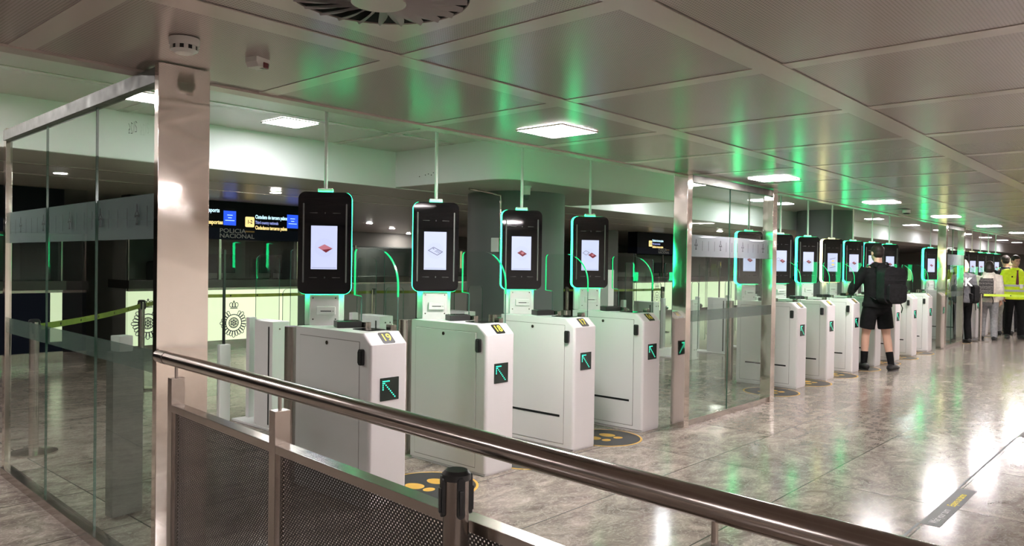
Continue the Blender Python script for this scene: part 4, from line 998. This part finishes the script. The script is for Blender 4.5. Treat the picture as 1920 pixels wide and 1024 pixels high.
    for q in 'LR':
        sh, el, wr = V['sh' + q], V['el' + q], V['wr' + q]
        end = wr if sleeve else el.lerp(wr, .02)
        if sleeve: tube(bm, [sh * .7 + sp(1.42) * .3, sh, sh.lerp(el, .5), el, el.lerp(wr, .5), wr - (wr - el).normalized() * .02], [x * k + .4 * g for x in (.070, .070, .064, .058, .053, .044)], 16, False, True)
        else: tube(bm, [sh * .7 + sp(1.42) * .3, sh, sh.lerp(el, .5), el.lerp(sh, .12)], [x * k + .4 * g for x in (.070, .070, .066, .064)], 16)
    if hood:
        tube(bm, [sp(1.47) + Vector((-.10 * k, .02, 0)), sp(1.50) + Vector((-.085 * k, -.06 * k, 0)), sp(1.49) + Vector((0, -.125 * k, -.02)), sp(1.50) + Vector((.085 * k, -.06 * k, 0)), sp(1.47) + Vector((.10 * k, .02, 0))], [x * k for x in (.03, .048, .062, .048, .03)], 14)
        ball(bm, sp(1.42) + Vector((0, -.13 * k, 0)), (.12 * k, .05 * k, .10 * k))
    bm = remesh(bm, vox, 4); topo = finish(top_name, bm, top, t)
    # bottoms
    bm = B()
    tube(bm, [sp(1.02), sp(.95), sp(.87)], [(.172 * b_ * k, .125 * k), (.180 * b_ * k, .132 * k), (.175 * b_ * k, .13 * k)], 22)
    for q in 'LR':
        hp, kn, an = V['hip' + q], V['knee' + q], V['ank' + q]
        if shorts: tube(bm, [hp, hp.lerp(kn, .4), kn.lerp(hp, .22)], [x * k for x in (.102, .106, .106)], 18, False, True)
        else: tube(bm, [hp, hp.lerp(kn, .5), kn, kn.lerp(an, .5), an + Vector((0, 0, -.01))], [x * k for x in (.105, .095, .076, .072, .070)], 18, False, True)
    bm = remesh(bm, vox, 3); finish('shorts' if shorts else 'trousers', bm, bottom, t)
    for q in 'LR':
        kn, an = V['knee' + q], V['ank' + q]; a = P['toe' + q]; td = Vector((math.sin(a), math.cos(a), 0))
        if shorts:
            bm = B(); tube(bm, [an.lerp(kn, .42), an.lerp(kn, .2), an, an - Vector((0, 0, .04 * k))], [x * k for x in (.051, .046, .042, .044)], 14); finish('sock', bm, M_CBLACK, t)
        z0 = Vector((an.x, an.y, 0))
        bm = B(); tube(bm, [z0 - td * .06 * k + Vector((0, 0, .050 * k)), z0 + td * .0 + Vector((0, 0, .062 * k)), z0 + td * .09 * k + Vector((0, 0, .048 * k)), z0 + td * .185 * k + Vector((0, 0, .036 * k))], [(.044 * k, .046 * k), (.047 * k, .056 * k), (.052 * k, .042 * k), (.042 * k, .026 * k)], 16)
        sh_ = finish('shoe', bm, shoe, t)
        bm = B(); o = []
        for i in range(24):
            a2 = 2 * PI * i / 24; c, s_ = math.cos(a2), math.sin(a2); o.append((z0.x + td.x * (.062 + .155 * c) * k + td.y * .048 * s_ * k, z0.y + td.y * (.062 + .155 * c) * k - td.x * .048 * s_ * k))
        prism(bm, o, 'z', an.z - .085 * k + .0, an.z - .085 * k + .022); finish('sole', bm, M_SOLE if shoe is not M_SHOE else M_BLACK, sh_)
    return t, sp, HM, k, topo
def backpack(label, loc, rz, s=1.0, m=M_CBLACK2, straps=True):
    """local: back panel towards +y (the wearer)"""
    t = thing('backpack', label, 'backpack', loc, rz)
    bm = B(); pts = rrect(-.155 * s, .155 * s, 0, .48 * s, .09 * s, 6)
    prism(bm, pts, 'y', -.17 * s, 0)
    es = [e for e in bm.edges if e.calc_face_angle(0) > 1.0]; bmesh.ops.bevel(bm, geom=es, offset=.035 * s, segments=3, affect='EDGES', profile=.5)
    bmesh.ops.subdivide_edges(bm, edges=[e for e in bm.edges if e.calc_length() > .12], cuts=2)
    pk = finish('main_bag', bm, m, t)
    bm = B(); prism(bm, rrect(-.125 * s, .125 * s, .02 * s, .26 * s, .05 * s, 5), 'y', -.235 * s, -.16 * s)
    es = [e for e in bm.edges if e.calc_face_angle(0) > 1.0]; bmesh.ops.bevel(bm, geom=es, offset=.025 * s, segments=3, affect='EDGES', profile=.5); finish('front_pocket', bm, m, t)
    bm = B()
    for z in (.10, .30, .38): bx(bm, -.15 * s, .15 * s, -.178 * s, -.168 * s, z * s, (z + .018) * s)
    bx(bm, -.10 * s, .10 * s, -.241 * s, -.233 * s, .20 * s, .214 * s); finish('webbing', bm, M_BLACKM, t, False)
    for q in (-1, 1) if straps else ():
        bm = B(); tube(bm, [(q * .10 * s, -.02, .44 * s), (q * .115 * s, .06, .49 * s), (q * .125 * s, .17, .46 * s), (q * .135 * s, .245, .36 * s), (q * .15 * s, .235, .22 * s), (q * .165 * s, .14, .10 * s), (q * .15 * s, -.01, .05 * s)], [(.026, .008)] * 7, 10); finish('shoulder_strap', bm, m, t)
    bm = B(); tube(bm, [(.13 * s, -.10, .02), (.16 * s, -.11, -.06), (.15 * s, -.10, -.13)], [(.008, .004)] * 3, 8); finish('loose_strap', bm, M_BLACKM, t)
    return t
# the man at the gate, seen from behind
px_, py_, ph = 9.24, -.14, math.radians(-40)
man, sp, HM, k, _ = person('man in black jacket, black shorts and black socks using a gate, seen from behind', (px_, py_, 0), ph, 1.86,
    dict(elL=(-.29, .12, 1.18), wrL=(-.18, .36, 1.10), elR=(.255, .06, 1.14), wrR=(.19, .27, 1.08), hdL=(.1, 1, -.15), hdR=(-.2, 1, -.1), ankL=(-.15, .06, .085), ankR=(.17, -.10, .085), kneeL=(-.13, .06, .50), kneeR=(.14, -.02, .50), toeR=1.0, toeL=-.1, curl=.35),
    skin=M_SKIN2, hair=M_HAIRB, shorts=True, head_turn=-.05, top=M_CBLACK, build=1.06, wide=1.15, hood=True, vox=.0105, hem=.90)
R = Matrix.Rotation(ph, 4, 'Z')
bp = R @ Vector((.03, -.185, .96 * k)); backpack('large black backpack worn by the man in shorts', (px_ + bp.x, py_ + bp.y, bp.z), ph, 1.1)
# the worker in the yellow vest
gx, gy, gh = 17.30, -.62, math.radians(118)
guard, sp, HM, k, topo = person('dark haired worker in a yellow high visibility vest and black trousers, facing left', (gx, gy, 0), gh, 1.84,
    dict(elL=(-.27, -.02, 1.15), wrL=(-.25, .08, .93), elR=(.27, -.02, 1.15), wrR=(.25, .08, .93), toeL=-.2, toeR=.25, ankL=(-.10, .10, .085), kneeL=(-.11, .06, .5)),
    skin=M_SKIN, hair=M_HAIRB, head_turn=.25, head_tilt=-.2, top=M_HIVIS, top_name='vest', build=1.12, wide=1.12, sleeve=True, vox=.012, hem=.84)
bm = B()
for z in (1.03, 1.14):
    for v in (0,):
        o = [((.205 * 1.12 * math.cos(t)) * k, (.158 * math.sin(t)) * k) for t in [2 * PI * i / 28 for i in range(28)]]; prism(bm, o, 'z', (z - .022) * k, (z + .022) * k)
finish('reflective_tape', bm, M_REFL, guard)
bm = B(); prism(bm, [(-.02, 1.47), (.02, 1.47), (.012, 1.44), (.03, 1.18), (0, 1.13), (-.03, 1.18), (-.012, 1.44)], 'y', .142, .150, Matrix.Scale(k, 4)); finish('tie', bm, M_TIE, guard, False)
bm = B(); prism(bm, rrect(-.10, -.045, 1.08, 1.17, .006), 'y', .155, .162, Matrix.Scale(k, 4)); finish('name_badge', bm, M_WHITE2, guard, False)
bm = B(); ball(bm, (.10 * k, .142 * k, 1.33 * k), (.018, .006, .018)); finish('chest_emblem', bm, M_BLACKM, guard)
# beige hoodie
bxx, by, bh = 16.33, -.30, math.radians(-84)
p2, sp, HM, k, _ = person('person with long dark hair in a beige hoodie and pale trousers in the queue', (bxx, by, 0), bh, 1.70,
    dict(toeL=-.1, toeR=.1, elL=(-.25, .10, 1.12), wrL=(-.15, .26, 1.08), hdL=(.3, 1, 0)), skin=M_SKIN2, hair=M_HAIRB, hair_len=.20, top=M_CBEIGE, top_name='hoodie', bottom=M_JEANS, hood=True, wide=1.15, vox=.012)
R = Matrix.Rotation(bh, 4, 'Z'); v = R @ Vector((-.03, -.19, .93)); backpack('speckled dark backpack worn over the beige hoodie', (bxx + v.x, by + v.y, v.z), bh, .85, M_PATT)
# dark jacket
dx_, dy_, dh = 18.23, -.29, math.radians(-60)
p3, sp, HM, k, topo = person('short haired person in a black jacket with a small white back print', (dx_, dy_, 0), dh, 1.86, dict(toeL=-.1, toeR=.1), skin=M_SKIN, hair=M_HAIRB, top=M_CBLACK, bottom=M_JEANS, wide=1.15, vox=.012, hem=.90)
bm = B(); fr = frame((0, -.148 * k, 1.28 * k), (-1, 0, 0), (0, 0, 1))
for s_ in (-1, 1): ribbon(bm, [(s_ * .012, .0), (s_ * .045, .022), (s_ * .05, -.022), (s_ * .012, .004)], .012, fr, .012)
ribbon(bm, [(-.10, -.05), (-.07, -.18), (.02, -.10)], .006, fr, .012); finish('back_print', bm, M_WHITE2, p3, False)
# fair haired person
person('fair haired person in dark clothes farthest in the queue, beside the yellow vest', (19.35, -.22, 0), math.radians(-40), 1.80, None, skin=M_SKIN2, hair=M_HAIRY, hair_len=.06, top=M_CBLACK, bottom=M_CBLACK, vox=.013)
# letter hoodie
kx, ky, kh = 15.20, -.04, math.radians(-48)
p5, sp, HM, k, topo = person('fair haired person in grey hoodie with white letter K beside the far partition', (kx, ky, 0), kh, 1.72, dict(toeL=-.1, toeR=.1), skin=M_SKIN2, hair=M_HAIRY, hair_len=.14, top=M_CGREY, top_name='hoodie', bottom=M_CBLACK, wide=1.15, vox=.012)
text('hoodie_lettering', 'K', .24, frame((.02, -.142 * k, 1.30 * k), (1, 0, 0), (0, 0, 1)), M_WHITE2, p5, 'CENTER', .006, 1, .012)
R = Matrix.Rotation(kh, 4, 'Z'); v = R @ Vector((.22, -.02, .82)); backpack('black bag hanging at the right side of the grey letter hoodie', (kx + v.x, ky + v.y, v.z), kh - 1.2, .8, straps=False)
# yellow vest and white cap behind the far partition
p6, sp, HM, k, _ = person('person in a yellow vest and white cap behind the far glass partition', (16.40, .30, 0), math.radians(-20), 1.66, None, skin=M_SKIN, hair=M_HAIRB, top=M_HIVIS, top_name='vest', bottom=M_CBLACK, wide=1.1, vox=.013)
bm = B(); ball(bm, (0, -.005, .06), (.090, .106, .075), HM); tube(bm, [HM @ Vector((0, .06, .045)), HM @ Vector((0, .13, .035)), HM @ Vector((0, .165, .025))], [(.07, .012), (.066, .01), (.045, .008)], 12); finish('cap', bm, M_WHITE2, p6)
# passenger behind the screens
p7, sp, HM, k, _ = person('person in a grey top and khaki trousers seen right of the grey column', (7.05, 4.55, 0), math.radians(140), 1.76, dict(elL=(-.25, .1, 1.14), wrL=(-.18, .28, 1.05), hdL=(.3, 1, 0)), skin=M_SKIN2, hair=M_HAIRY, hair_len=.05, top=M_CGREY, top_name='jumper', bottom=M_KHAKI, vox=.013)
